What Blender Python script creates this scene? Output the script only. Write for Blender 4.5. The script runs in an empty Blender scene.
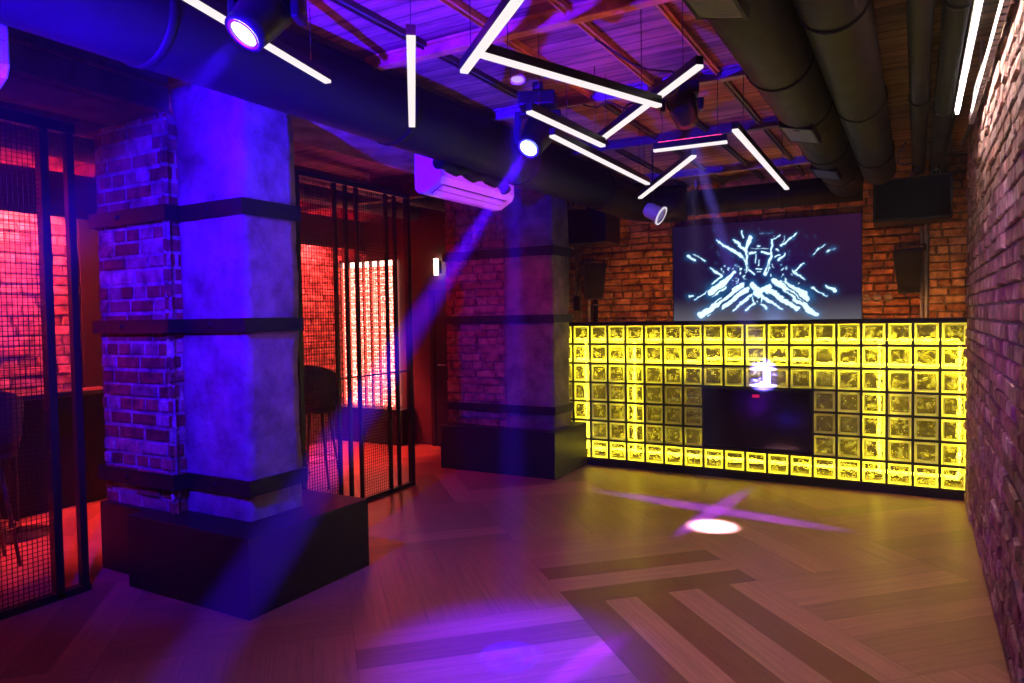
import bpy, bmesh, math, random
from mathutils import Vector, Matrix
import numpy as np

random.seed(7)
rng = np.random.default_rng(7)
sc = bpy.context.scene
COL = sc.collection
PI = math.pi

# ------------------------------------------------------------------ mesh builder
class MB:
    """collects shapes and links them as ONE mesh object"""
    def __init__(s):
        s.v = []; s.f = []; s.c = []; s.m = []; s.uv = {}; s.smooth = []
    def add(s, vs, fs, col=(1, 1, 1), mi=0, smooth=False):
        b = len(s.v)
        s.v += [tuple(v) for v in vs]
        for f in fs:
            s.f.append([b + i for i in f]); s.c.append(col); s.m.append(mi); s.smooth.append(smooth)
        return b
    def box(s, x0, x1, y0, y1, z0, z1, col=(1, 1, 1), mi=0, ch=0.0):
        if ch <= 0:
            v = [(x, y, z) for z in (z0, z1) for y in (y0, y1) for x in (x0, x1)]
            s.add(v, [(0, 2, 3, 1), (4, 5, 7, 6), (0, 1, 5, 4), (2, 6, 7, 3), (0, 4, 6, 2), (1, 3, 7, 5)], col, mi)
        else:
            bm = bmesh.new()
            bmesh.ops.create_cube(bm, size=1.0)
            for v in bm.verts:
                v.co = Vector(((x0 + x1) / 2 + v.co.x * (x1 - x0), (y0 + y1) / 2 + v.co.y * (y1 - y0), (z0 + z1) / 2 + v.co.z * (z1 - z0)))
            bmesh.ops.bevel(bm, geom=bm.edges[:], offset=ch, segments=2, profile=0.6, affect='EDGES')
            bm.verts.index_update()
            s.add([v.co[:] for v in bm.verts], [[v.index for v in f.verts] for f in bm.faces], col, mi)
            bm.free()
        return s
    def tube(s, pts, r, seg=10, cap=True, col=(1, 1, 1), mi=0, smooth=True):
        """swept tube; r a number or one per point"""
        P = [Vector(p) for p in pts]
        n = len(P)
        R = r if isinstance(r, (list, tuple)) else [r] * n
        rings = []
        up = None
        for i in range(n):
            d = (P[min(i + 1, n - 1)] - P[max(i - 1, 0)]).normalized()
            if up is None:
                a = Vector((0, 0, 1)) if abs(d.z) < 0.9 else Vector((1, 0, 0))
                up = (a - d * a.dot(d)).normalized()
            else:
                up = (up - d * up.dot(d)).normalized()
            sd = d.cross(up)
            rings.append([P[i] + (up * math.cos(2 * PI * k / seg) + sd * math.sin(2 * PI * k / seg)) * R[i] for k in range(seg)])
        vs = [p for q in rings for p in q]
        fs = []
        for i in range(n - 1):
            for k in range(seg):
                k2 = (k + 1) % seg
                fs.append((i * seg + k, i * seg + k2, (i + 1) * seg + k2, (i + 1) * seg + k))
        b = s.add(vs, fs, col, mi, smooth)
        if cap:
            s.f.append([b + k for k in range(seg)][::-1]); s.c.append(col); s.m.append(mi); s.smooth.append(False)
            s.f.append([b + (n - 1) * seg + k for k in range(seg)]); s.c.append(col); s.m.append(mi); s.smooth.append(False)
        return s
    def lathe(s, prof, M=Matrix(), seg=24, col=(1, 1, 1), mi=0, cap=False, smooth=True):
        """prof: (radius, z) list turned about local z, placed by M"""
        vs = []
        for r, z in prof:
            for k in range(seg):
                a = 2 * PI * k / seg
                vs.append(M @ Vector((r * math.cos(a), r * math.sin(a), z)))
        fs = []
        for i in range(len(prof) - 1):
            for k in range(seg):
                k2 = (k + 1) % seg
                fs.append((i * seg + k, i * seg + k2, (i + 1) * seg + k2, (i + 1) * seg + k))
        b = s.add(vs, fs, col, mi, smooth)
        if cap:
            for st, rev in ((0, True), ((len(prof) - 1) * seg, False)):
                q = [b + st + k for k in range(seg)]
                s.f.append(q[::-1] if rev else q); s.c.append(col); s.m.append(mi); s.smooth.append(False)
        return s
    def bar(s, a, b, w, h, col=(1, 1, 1), mi=0):
        """rectangular bar from a to b, w wide (level), h high"""
        a = Vector(a); b = Vector(b); d = (b - a).normalized()
        z = Vector((0, 0, 1)) if abs(d.z) < 0.95 else Vector((1, 0, 0))
        sd = d.cross(z).normalized(); up = sd.cross(d)
        v = []
        for p in (a, b):
            for x, y in ((-1, -1), (1, -1), (1, 1), (-1, 1)):
                v.append(p + sd * (x * w / 2) + up * (y * h / 2))
        s.add(v, [(0, 1, 2, 3), (4, 7, 6, 5), (0, 4, 5, 1), (1, 5, 6, 2), (2, 6, 7, 3), (3, 7, 4, 0)], col, mi)
        return s
    def xform(s, M):
        s.v = [tuple(M @ Vector(v)) for v in s.v]
        return s
    def build(s, name, mats, parent=None, bevel=0.0, loc=None):
        me = bpy.data.meshes.new(name)
        me.from_pydata(s.v, [], s.f)
        if not isinstance(mats, (list, tuple)): mats = [mats]
        for m in mats: me.materials.append(m)
        me.polygons.foreach_set('material_index', s.m)
        me.polygons.foreach_set('use_smooth', s.smooth)
        if any(c != (1, 1, 1) for c in s.c):
            ca = me.color_attributes.new('tint', 'FLOAT_COLOR', 'CORNER')
            out = []
            for p, c in zip(me.polygons, s.c):
                out += list((c[0], c[1], c[2], 1.0)) * p.loop_total
            ca.data.foreach_set('color', out)
        if s.uv:
            uvl = me.uv_layers.new(name='plank')
            for pi, uvs in s.uv.items():
                p = me.polygons[pi]
                for li, uv in zip(p.loop_indices, uvs): uvl.data[li].uv = uv
        me.update()
        bm = bmesh.new(); bm.from_mesh(me)
        bmesh.ops.recalc_face_normals(bm, faces=bm.faces[:])
        bm.to_mesh(me); bm.free()
        o = bpy.data.objects.new(name, me)
        COL.objects.link(o)
        if parent is not None: o.parent = parent
        if loc is not None: o.location = loc
        if bevel > 0:
            md = o.modifiers.new('bevel', 'BEVEL'); md.width = bevel; md.segments = 2; md.limit_method = 'ANGLE'
        return o

def tag(o, label, cat, group=None, kind=None):
    o['label'] = label; o['category'] = cat
    if group: o['group'] = group
    if kind: o['kind'] = kind
    return o
def thing(name, label, cat, loc=(0, 0, 0), group=None, rz=0.0, kind=None):
    o = bpy.data.objects.new(name, None); COL.objects.link(o)
    o.location = loc; o.rotation_euler = (0, 0, rz); o.empty_display_size = 0.1
    return tag(o, label, cat, group, kind)
def copy_thing(o, parent=None):
    c = o.copy(); COL.objects.link(c)
    if parent is not None: c.parent = parent
    for ch in list(o.children): copy_thing(ch, c)
    return c

# ------------------------------------------------------------------ materials
def nt(name):
    m = bpy.data.materials.new(name); m.use_nodes = True
    n = m.node_tree; n.nodes.clear()
    out = n.nodes.new('ShaderNodeOutputMaterial')
    return m, n, out
def node(n, t, **kw):
    x = n.nodes.new(t)
    for k, v in kw.items():
        if k in x.inputs: x.inputs[k].default_value = v
        else: setattr(x, k, v)
    return x
def surface(name, col, rough=0.5, metal=0.0, noise=0.0, nscale=8.0, bump=0.0, bscale=40.0, attr=False, spec=0.5, rvar=0.0):
    m, n, out = nt(name)
    b = node(n, 'ShaderNodeBsdfPrincipled', Roughness=rough, Metallic=metal)
    b.inputs['Specular IOR Level'].default_value = spec
    b.inputs['Base Color'].default_value = (*col, 1)
    tc = node(n, 'ShaderNodeTexCoord')
    src = None
    if attr:
        a = node(n, 'ShaderNodeVertexColor', layer_name='tint'); src = a.outputs['Color']
    if noise > 0:
        nz = node(n, 'ShaderNodeTexNoise', Scale=nscale, Detail=5.0, Roughness=0.62)
        n.links.new(tc.outputs['Object'], nz.inputs['Vector'])
        mr = node(n, 'ShaderNodeMapRange'); mr.inputs['From Min'].default_value = 0.3; mr.inputs['From Max'].default_value = 0.7
        mr.inputs['To Min'].default_value = 1 - noise; mr.inputs['To Max'].default_value = 1 + noise * 0.6
        n.links.new(nz.outputs['Fac'], mr.inputs['Value'])
        mx = node(n, 'ShaderNodeMix', data_type='RGBA', blend_type='MULTIPLY'); mx.inputs[0].default_value = 1
        if src is not None: n.links.new(src, mx.inputs[6])
        else: mx.inputs[6].default_value = (*col, 1)
        n.links.new(mr.outputs['Result'], mx.inputs[7])
        src = mx.outputs[2]
        if rvar > 0:
            r2 = node(n, 'ShaderNodeMapRange'); r2.inputs['To Min'].default_value = rough - rvar; r2.inputs['To Max'].default_value = rough + rvar
            n.links.new(nz.outputs['Fac'], r2.inputs['Value']); n.links.new(r2.outputs['Result'], b.inputs['Roughness'])
    if src is not None: n.links.new(src, b.inputs['Base Color'])
    if bump > 0:
        nb = node(n, 'ShaderNodeTexNoise', Scale=bscale, Detail=6.0, Roughness=0.65)
        n.links.new(tc.outputs['Object'], nb.inputs['Vector'])
        bp = node(n, 'ShaderNodeBump', Strength=bump, Distance=0.02)
        n.links.new(nb.outputs['Fac'], bp.inputs['Height']); n.links.new(bp.outputs['Normal'], b.inputs['Normal'])
    n.links.new(b.outputs['BSDF'], out.inputs['Surface'])
    return m
def emit(name, col, st):
    m, n, out = nt(name)
    e = node(n, 'ShaderNodeEmission', Strength=st); e.inputs['Color'].default_value = (*col, 1)
    n.links.new(e.outputs[0], out.inputs['Surface'])
    return m

M_brick = surface('old_brick', (0.3, 0.12, 0.07), 0.8, noise=0.7, nscale=11, bump=0.7, bscale=30, attr=True, spec=0.35)
M_plaster = surface('rough_plaster', (0.32, 0.24, 0.27), 0.8, noise=0.6, nscale=4.5, bump=0.7, bscale=22, spec=0.3)
M_plaster_grey = surface('grey_plaster', (0.2, 0.18, 0.17), 0.8, noise=0.6, nscale=5, bump=0.9, bscale=30, spec=0.3)
M_dark_plaster = surface('dark_plaster', (0.10, 0.09, 0.09), 0.85, noise=0.4, nscale=6, bump=0.4, bscale=25, spec=0.2)
M_black = surface('black_metal', (0.008, 0.008, 0.01), 0.45, noise=0.2, nscale=20, spec=0.35)
M_band = surface('black_steel_band', (0.008, 0.008, 0.01), 0.6, noise=0.3, nscale=12, bump=0.1, bscale=60, spec=0.3)
M_plinth = surface('black_painted_board', (0.008, 0.0075, 0.009), 0.5, noise=0.25, nscale=6, bump=0.05, bscale=30, rvar=0.1, spec=0.3)
M_duct = surface('black_duct', (0.007, 0.0068, 0.0085), 0.6, spec=0.16, noise=0.25, nscale=5, rvar=0.1)
M_plastic = surface('black_plastic', (0.007, 0.007, 0.009), 0.4, noise=0.15, nscale=30, spec=0.3)
M_mesh_grille = surface('speaker_grille', (0.006, 0.006, 0.008), 0.7, spec=0.2, bump=0.5, bscale=300)
M_white_plastic = surface('white_plastic', (0.8, 0.8, 0.8), 0.32, noise=0.04, nscale=4)
M_grey_metal = surface('galvanised_metal', (0.5, 0.5, 0.5), 0.45, metal=0.6, noise=0.2, nscale=15)
M_white_metal = surface('white_painted_metal', (0.75, 0.75, 0.75), 0.4, noise=0.15, nscale=25)
M_wood_dark = surface('dark_wood', (0.05, 0.03, 0.022), 0.35, noise=0.4, nscale=8)
M_seat = surface('dark_upholstery', (0.05, 0.035, 0.035), 0.7, noise=0.2, nscale=20, bump=0.2, bscale=120)
M_brass = surface('brass_leg', (0.45, 0.27, 0.12), 0.35, metal=0.8)
M_rust = surface('rusty_steel', (0.16, 0.07, 0.05), 0.65, noise=0.5, nscale=10, bump=0.2, bscale=40)
M_trim_red = surface('oxblood_panel', (0.02, 0.006, 0.006), 0.6, noise=0.2, nscale=4)
M_red_wall = surface('dark_red_paint', (0.07, 0.02, 0.02), 0.6, noise=0.2, nscale=4, bump=0.1, bscale=30)
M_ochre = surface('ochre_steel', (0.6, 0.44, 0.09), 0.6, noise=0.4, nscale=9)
M_dark_steel = surface('dark_steel_batten', (0.05, 0.045, 0.05), 0.5, noise=0.4, nscale=9)
M_grey_steel = surface('grey_steel_joist', (0.22, 0.2, 0.2), 0.5, noise=0.4, nscale=9)
M_red_mark = emit('red_mark_glow', (1.0, 0.02, 0.12), 0.55)  # emissive red rectangle on the television front
M_tv_glass = surface('tv_glass', (0.008, 0.008, 0.01), 0.12, noise=0.1, nscale=3)
M_grille = surface('grille_blue_black', (0.06, 0.06, 0.08), 0.5, noise=0.1, nscale=30)
M_cable = surface('black_cable', (0.012, 0.012, 0.012), 0.5)

E_led = emit('led_white', (1.0, 0.9, 0.9), 1.02)
E_led_red = emit('led_red', (1.0, 0.04, 0.16), 9.0)
E_strip = emit('led_cool_white', (1.0, 0.82, 0.78), 150.0)
E_yellow = emit('led_yellow', (1.0, 0.86, 0.035), 44.0)
E_redstrip = emit('led_red_strip', (1.0, 0.065, 0.08), 1350.0)
E_redstrip_dim = emit('led_red_strip_dim', (1.0, 0.02, 0.03), 120.0)
E_lens = emit('lens_blue_white', (0.45, 0.7, 1.0), 9.0)
E_lens_dim = emit('lens_blue', (0.02, 0.015, 0.8), 0.9)
E_sconce = emit('sconce_white', (1.0, 0.8, 0.6), 12.0)
E_panel = emit('panel_warm', (1.0, 0.36, 0.28), 9.5)

def ceiling_mat():
    m, n, out = nt('ceiling_boards')
    b = node(n, 'ShaderNodeBsdfPrincipled', Roughness=0.7)
    b.inputs['Specular IOR Level'].default_value = 0.3
    tc = node(n, 'ShaderNodeTexCoord')
    mp = node(n, 'ShaderNodeMapping'); mp.inputs['Scale'].default_value = (0.7, 6.5, 1)
    n.links.new(tc.outputs['Object'], mp.inputs['Vector'])
    nz = node(n, 'ShaderNodeTexNoise', Scale=2.2, Detail=6.0, Roughness=0.7)
    n.links.new(mp.outputs[0], nz.inputs['Vector'])
    br = node(n, 'ShaderNodeTexBrick', Scale=1.0); br.inputs['Mortar Size'].default_value = 0.008
    br.inputs['Brick Width'].default_value = 2.3; br.inputs['Row Height'].default_value = 0.115
    br.inputs['Color1'].default_value = (0.36, 0.2, 0.13, 1); br.inputs['Color2'].default_value = (0.24, 0.13, 0.09, 1); br.inputs['Mortar'].default_value = (0.13, 0.075, 0.055, 1)
    n.links.new(tc.outputs['Object'], br.inputs['Vector'])
    mr = node(n, 'ShaderNodeMapRange'); mr.inputs['From Min'].default_value = 0.3; mr.inputs['From Max'].default_value = 0.72
    mr.inputs['To Min'].default_value = 0.22; mr.inputs['To Max'].default_value = 1.5
    n.links.new(nz.outputs['Fac'], mr.inputs['Value'])
    mx = node(n, 'ShaderNodeMix', data_type='RGBA', blend_type='MULTIPLY'); mx.inputs[0].default_value = 1
    n.links.new(br.outputs['Color'], mx.inputs[6]); n.links.new(mr.outputs[0], mx.inputs[7])
    n.links.new(mx.outputs[2], b.inputs['Base Color'])
    bp = node(n, 'ShaderNodeBump', Strength=0.5, Distance=0.02)
    n.links.new(nz.outputs['Fac'], bp.inputs['Height']); n.links.new(bp.outputs[0], b.inputs['Normal'])
    n.links.new(b.outputs[0], out.inputs[0])
    return m
M_ceiling = ceiling_mat()

def floor_mat():
    m, n, out = nt('parquet')
    b = node(n, 'ShaderNodeBsdfPrincipled', Roughness=0.36)
    b.inputs['Specular IOR Level'].default_value = 0.45
    uv = node(n, 'ShaderNodeUVMap', uv_map='plank')
    mp = node(n, 'ShaderNodeMapping'); mp.inputs['Scale'].default_value = (1.2, 26, 1)
    n.links.new(uv.outputs[0], mp.inputs['Vector'])
    nz = node(n, 'ShaderNodeTexNoise', Scale=1.6, Detail=6.0, Roughness=0.65)
    n.links.new(mp.outputs[0], nz.inputs['Vector'])
    mr = node(n, 'ShaderNodeMapRange'); mr.inputs['From Min'].default_value = 0.3; mr.inputs['From Max'].default_value = 0.7
    mr.inputs['To Min'].default_value = 0.72; mr.inputs['To Max'].default_value = 1.18
    n.links.new(nz.outputs['Fac'], mr.inputs['Value'])
    a = node(n, 'ShaderNodeVertexColor', layer_name='tint')
    mx = node(n, 'ShaderNodeMix', data_type='RGBA', blend_type='MULTIPLY'); mx.inputs[0].default_value = 1
    n.links.new(a.outputs[0], mx.inputs[6]); n.links.new(mr.outputs[0], mx.inputs[7])
    n.links.new(mx.outputs[2], b.inputs['Base Color'])
    r2 = node(n, 'ShaderNodeMapRange'); r2.inputs['To Min'].default_value = 0.28; r2.inputs['To Max'].default_value = 0.5
    n.links.new(nz.outputs['Fac'], r2.inputs['Value']); n.links.new(r2.outputs[0], b.inputs['Roughness'])
    bp = node(n, 'ShaderNodeBump', Strength=0.08, Distance=0.01)
    n.links.new(nz.outputs['Fac'], bp.inputs['Height']); n.links.new(bp.outputs[0], b.inputs['Normal'])
    n.links.new(b.outputs[0], out.inputs[0])
    return m
M_floor = floor_mat()

def glass_pane_mat():
    m, n, out = nt('wavy_glass')
    tc = node(n, 'ShaderNodeTexCoord')
    nz = node(n, 'ShaderNodeTexNoise', Scale=21.0, Detail=2.0, Roughness=0.5)
    n.links.new(tc.outputs['Object'], nz.inputs['Vector'])
    bp = node(n, 'ShaderNodeBump', Strength=0.9, Distance=0.05)
    n.links.new(nz.outputs['Fac'], bp.inputs['Height'])
    rf = node(n, 'ShaderNodeBsdfRefraction', Roughness=0.04, IOR=1.45); rf.inputs['Color'].default_value = (0.42, 0.38, 0.27, 1)
    tr = node(n, 'ShaderNodeBsdfTransparent'); tr.inputs['Color'].default_value = (0.42, 0.38, 0.27, 1)
    gl = node(n, 'ShaderNodeBsdfGlossy', Roughness=0.08); gl.inputs['Color'].default_value = (1, 1, 1, 1)
    n.links.new(bp.outputs[0], rf.inputs['Normal']); n.links.new(bp.outputs[0], gl.inputs['Normal'])
    m1 = node(n, 'ShaderNodeMixShader'); m1.inputs[0].default_value = 0.3
    n.links.new(rf.outputs[0], m1.inputs[1]); n.links.new(tr.outputs[0], m1.inputs[2])
    m2 = node(n, 'ShaderNodeMixShader'); m2.inputs[0].default_value = 0.1
    n.links.new(m1.outputs[0], m2.inputs[1]); n.links.new(gl.outputs[0], m2.inputs[2])
    tl = node(n, 'ShaderNodeBsdfTranslucent'); tl.inputs['Color'].default_value = (1, 0.92, 0.6, 1)
    mr = node(n, 'ShaderNodeMapRange'); mr.inputs['From Min'].default_value = 0.45; mr.inputs['From Max'].default_value = 0.75
    mr.inputs['To Min'].default_value = 0.0; mr.inputs['To Max'].default_value = 0.3
    n.links.new(nz.outputs['Fac'], mr.inputs['Value'])
    m3 = node(n, 'ShaderNodeMixShader'); n.links.new(mr.outputs[0], m3.inputs[0])
    n.links.new(m2.outputs[0], m3.inputs[1]); n.links.new(tl.outputs[0], m3.inputs[2])
    n.links.new(m3.outputs[0], out.inputs[0])
    return m
def glass_rim_mat(name, col):
    m, n, out = nt(name)
    tl = node(n, 'ShaderNodeBsdfTranslucent'); tl.inputs['Color'].default_value = (*col, 1)
    df = node(n, 'ShaderNodeBsdfDiffuse'); df.inputs['Color'].default_value = (*col, 1)
    tr = node(n, 'ShaderNodeBsdfTransparent'); tr.inputs['Color'].default_value = (*col, 1)
    m1 = node(n, 'ShaderNodeMixShader'); m1.inputs[0].default_value = 0.25
    n.links.new(tl.outputs[0], m1.inputs[1]); n.links.new(df.outputs[0], m1.inputs[2])
    m2 = node(n, 'ShaderNodeMixShader'); m2.inputs[0].default_value = 0.12
    n.links.new(m1.outputs[0], m2.inputs[1]); n.links.new(tr.outputs[0], m2.inputs[2])
    n.links.new(m2.outputs[0], out.inputs[0])
    return m
M_pane = glass_pane_mat()
M_rim = glass_rim_mat('glass_edge', (1.0, 0.95, 0.62))
M_cavity = surface('booth_inside', (0.075, 0.06, 0.02), 0.7, noise=0.3, nscale=10)
M_cavity_white = surface('booth_inside_edge', (0.6, 0.55, 0.35), 0.7)

# ------------------------------------------------------------------ brickwork
def bricks(mb, o, u, n, L, z0, z1, bh=0.066, bl=0.235, mort=0.013, jit=0.006, depth=0.022, cols=None, holes=(), mortar=(0.16, 0.14, 0.12), seedv=0):
    """courses of separate bricks on a plane through o, running along u, facing n"""
    r = random.Random(seedv)
    o = Vector(o); u = Vector(u).normalized(); n = Vector(n).normalized(); zz = Vector((0, 0, 1))
    cols = cols or [(0.34, 0.13, 0.07), (0.29, 0.10, 0.055), (0.40, 0.18, 0.10), (0.24, 0.09, 0.06), (0.36, 0.15, 0.09)]
    def P(a, b, d): return o + u * a + zz * (b) + n * d
    # mortar bed
    mb.add([P(0, z0, 0), P(L, z0, 0), P(L, z1, 0), P(0, z1, 0)], [(0, 1, 2, 3)], mortar)
    z = z0; k = 0
    while z < z1 - 0.02:
        h = min(bh * r.uniform(0.93, 1.07), z1 - z)
        header = (k % 4 == 3)
        ln = bl * 0.5 if header else bl
        a = -ln * r.uniform(0.2, 0.8)
        while a < L:
            l = ln * r.uniform(0.9, 1.1)
            a0 = max(a, 0.0); a1 = min(a + l, L)
            if a1 - a0 > 0.03 and not any(a1 > hx0 and a0 < hx1 and z + h > hz0 and z < hz1 for hx0, hx1, hz0, hz1 in holes):
                d = depth + r.gauss(0, jit)
                d = max(0.006, d)
                ch = r.uniform(0.004, 0.010)
                j = lambda: r.gauss(0, jit * 0.28)
                c = list(r.choice(cols)); q = r.uniform(0.75, 1.2)
                c = tuple(min(1, x * q) for x in c)
                f = [P(a0 + ch, z + ch + j(), d + j()), P(a1 - ch, z + ch + j(), d + j()), P(a1 - ch, z + h - ch + j(), d + j()), P(a0 + ch, z + h - ch + j(), d + j())]
                g = [P(a0, z, d * 0.55), P(a1, z, d * 0.55), P(a1, z + h, d * 0.55), P(a0, z + h, d * 0.55)]
                e = [P(a0, z, -0.002), P(a1, z, -0.002), P(a1, z + h, -0.002), P(a0, z + h, -0.002)]
                mb.add(f + g + e, [(0, 1, 2, 3), (4, 5, 1, 0), (5, 6, 2, 1), (6, 7, 3, 2), (7, 4, 0, 3), (8, 9, 5, 4), (9, 10, 6, 5), (10, 11, 7, 6), (11, 8, 4, 7)], c)
            a += l + mort * r.uniform(0.7, 1.4)
        z += h + mort * r.uniform(0.8, 1.25); k += 1

H = 3.05           # ceiling
# ------------------------------------------------------------------ the shell
def build_floor():
    mb = MB()
    W = 1.155; PW = W / 6
    light = [(0.42, 0.178, 0.095), (0.36, 0.148, 0.077), (0.46, 0.2, 0.108), (0.40, 0.165, 0.09)]
    dark = [(0.23, 0.06, 0.036), (0.2, 0.055, 0.033)]
    r = random.Random(3)
    S0, T0 = -2.66, 1.0
    q = math.sqrt(0.5)
    def xy(s, t): return ((s + t) * q, (s - t) * q)
    x_lo, x_hi, y_lo, y_hi = -7.3, 0.5, -8.4, 1.6
    for i in range(-9, 10):
        for j in range(-9, 12):
            s0 = S0 + i * W; t0 = T0 + j * W
            cx, cy = xy(s0 + W / 2, t0 + W / 2)
            if not (x_lo - 1.2 < cx < x_hi + 1.2 and y_lo - 1.2 < cy < y_hi + 1.2): continue
            along_t = (i + j) % 2 == 1
            cfg = r.choice([0, 0, 0, 1, 2])
            if (i, j) == (-1, 0): cfg = 9
            if (i, j) == (-1, -1): cfg = 8
            if i >= 0: cfg = 0
            for k in range(6):
                isd = False
                if cfg == 9: isd = k in (0, 2, 4)
                elif cfg == 8: isd = k in (5, 3)
                elif cfg == 1: isd = k in (1, 4)
                elif cfg == 2: isd = k == 3
                c = r.choice(dark if isd else light)
                if isd and cfg in (1, 2): c = (0.3, 0.125, 0.066)
                f = r.uniform(0.86, 1.1)
                c = tuple(x * f for x in c)
                if along_t: a0, a1, b0, b1 = s0 + k * PW, s0 + (k + 1) * PW, t0, t0 + W
                else: a0, a1, b0, b1 = s0, s0 + W, t0 + k * PW, t0 + (k + 1) * PW
                g = 0.0008
                a0 += g; a1 -= g; b0 += g; b1 -= g
                pts = [xy(a0, b0), xy(a1, b0), xy(a1, b1), xy(a0, b1)]
                if any(not (x_lo <= p[0] <= x_hi and y_lo <= p[1] <= y_hi) for p in pts):
                    # clip to the room's rectangle
                    poly = pts
                    for ax, lim, sg in ((0, x_lo, 1), (0, x_hi, -1), (1, y_lo, 1), (1, y_hi, -1)):
                        np_ = []
                        for m in range(len(poly)):
                            A, B = poly[m], poly[(m + 1) % len(poly)]
                            da, db = sg * (A[ax] - lim), sg * (B[ax] - lim)
                            if da >= 0: np_.append(A)
                            if da * db < 0:
                                w = da / (da - db); np_.append((A[0] + (B[0] - A[0]) * w, A[1] + (B[1] - A[1]) * w))
                        poly = np_
                        if len(poly) < 3: break
                    if len(poly) < 3: continue
                    pts = poly
                off = r.uniform(0, 40)
                fi = len(mb.f)
                mb.add([(p[0], p[1], 0.0) for p in pts], [tuple(range(len(pts)))], c)
                uvs = []
                for p in pts:
                    s = (p[0] + p[1]) * q; t = (p[0] - p[1]) * q
                    uvs.append((t + off, s + off) if along_t else (s + off, t + off))
                mb.uv[fi] = uvs
    fl = len(mb.f)
    mb.add([(x_lo, y_lo, -0.002), (x_hi, y_lo, -0.002), (x_hi, y_hi, -0.002), (x_lo, y_hi, -0.002)], [(0, 1, 2, 3)], (0.04, 0.02, 0.012))
    o = mb.build('floor', M_floor)
    # keep faces looking up
    for p in o.data.polygons: pass
    return tag(o, 'wide plank parquet floor laid in basket weave blocks', 'floor', kind='structure')
floor = build_floor()

mb = MB(); mb.box(-7.3, 0.5, -8.4, 1.6, H, H + 0.1)
tag(mb.build('ceiling', M_ceiling), 'old timber board ceiling lit red and violet', 'ceiling', kind='structure')

RED = [(0.36, 0.19, 0.14), (0.31, 0.155, 0.115), (0.42, 0.25, 0.19), (0.27, 0.135, 0.105), (0.46, 0.3, 0.24)]
mb = MB(); mb.box(0.0, 0.35, -8.4, 0.015, 0, H, (0.2, 0.16, 0.13))
bricks(mb, (-0.001, -8.4, 0), (0, 1, 0), (-1, 0, 0), 8.41, 0.0, H, jit=0.0055, depth=0.017, cols=RED, seedv=1, bl=0.25, bh=0.07)
bricks(mb, (0.35, 0.016, 0), (-1, 0, 0), (0, 1, 0), 0.35, 0.0, H, cols=RED, seedv=2)
tag(mb.build('wall_right', M_brick), 'long rough red brick wall on the right', 'wall', kind='structure')

mb = MB(); mb.box(-5.0, 0.6, 1.41, 1.6, 0, H, (0.2, 0.16, 0.13))
ORG = [(0.40, 0.15, 0.065), (0.34, 0.12, 0.05), (0.44, 0.19, 0.09), (0.30, 0.11, 0.055)]
bricks(mb, (-4.05, 1.41, 0), (1, 0, 0), (0, -1, 0), 4.4, 0.9, H, cols=ORG, seedv=3, jit=0.005)
for (x0, x1, sd) in ((-5.0, -4.05, 4), (-0.263, 0.5, 5)):
    mb.box(x0, x1, 1.2, 1.41, 0, H, (0.2, 0.16, 0.13))
    LT = [(0.46, 0.24, 0.12), (0.42, 0.2, 0.1), (0.5, 0.29, 0.16), (0.36, 0.16, 0.08)]
    bricks(mb, (x0, 1.199, 0), (1, 0, 0), (0, -1, 0), x1 - x0, 0.9, H, cols=LT, seedv=sd, jit=0.006, bl=0.2)
mb.box(0.35, 0.5, 0.0, 1.4, 0, H, (0.15, 0.1, 0.07))
tag(mb.build('wall_back', M_brick), 'brick wall behind the booth with a pilaster at each end', 'wall', kind='structure')

mb = MB(); mb.box(-7.3, 0.5, -8.5, -8.4, 0, H)
tag(mb.build('wall_front', M_dark_plaster), 'dark plaster wall behind the viewpoint', 'wall', kind='structure')

mb = MB(); mb.box(-7.3, -7.0, -8.4, 0.6, 0, H, (0.2, 0.16, 0.13))
DR = [(0.5, 0.24, 0.18), (0.45, 0.2, 0.15), (0.55, 0.3, 0.22), (0.4, 0.17, 0.13)]
bricks(mb, (-6.999, -8.4, 0), (0, 1, 0), (1, 0, 0), 5.22, 0.95, 2.56, cols=DR, seedv=6, jit=0.007, depth=0.018, bl=0.26, bh=0.075)
bricks(mb, (-6.999, -2.2, 0), (0, 1, 0), (1, 0, 0), 2.44, 0.4, 2.56, cols=DR, seedv=7, jit=0.007, depth=0.02, bl=0.22, bh=0.062)
tag(mb.build('wall_left', M_brick), 'red lit brick wall of the side lounge', 'wall', kind='structure')
mb = MB(); mb.box(-7.0, -6.965, -3.17, -2.2, 0, H, ch=0.004)
tag(mb.build('trim_1', M_trim_red), 'dark red panel between the lounge brick walls', 'wall panel', kind='structure')

mb = MB(); mb.box(-7.3, -4.6, 0.25, 0.45, 0, H)
mb.box(-5.0, -4.6, 0.45, 1.5, 0, H)
tag(mb.build('wall_far', M_red_wall), 'dark red end wall of the side lounge', 'wall', kind='structure')
d = thing('door_1', 'dark door in the lounge end wall beside the brick pillar', 'door', (-5.12, 0.25, 0), kind='structure')
mb = MB(); mb.box(-0.37, 0.37, -0.03, 0.0, 0.0, 1.85, ch=0.004); mb.build('leaf', M_black, d)
mb = MB(); mb.box(-0.43, -0.37, -0.045, 0.0, 0, 1.9); mb.box(0.37, 0.43, -0.045, 0.0, 0, 1.9); mb.box(-0.43, 0.43, -0.045, 0, 1.85, 1.91); mb.build('frame', M_black, d)
mb = MB(); mb.tube([(-0.3, -0.03, 1.0), (-0.3, -0.07, 1.0), (-0.19, -0.07, 1.0)], 0.009, 8); mb.build('handle', M_grey_metal, d)

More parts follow.
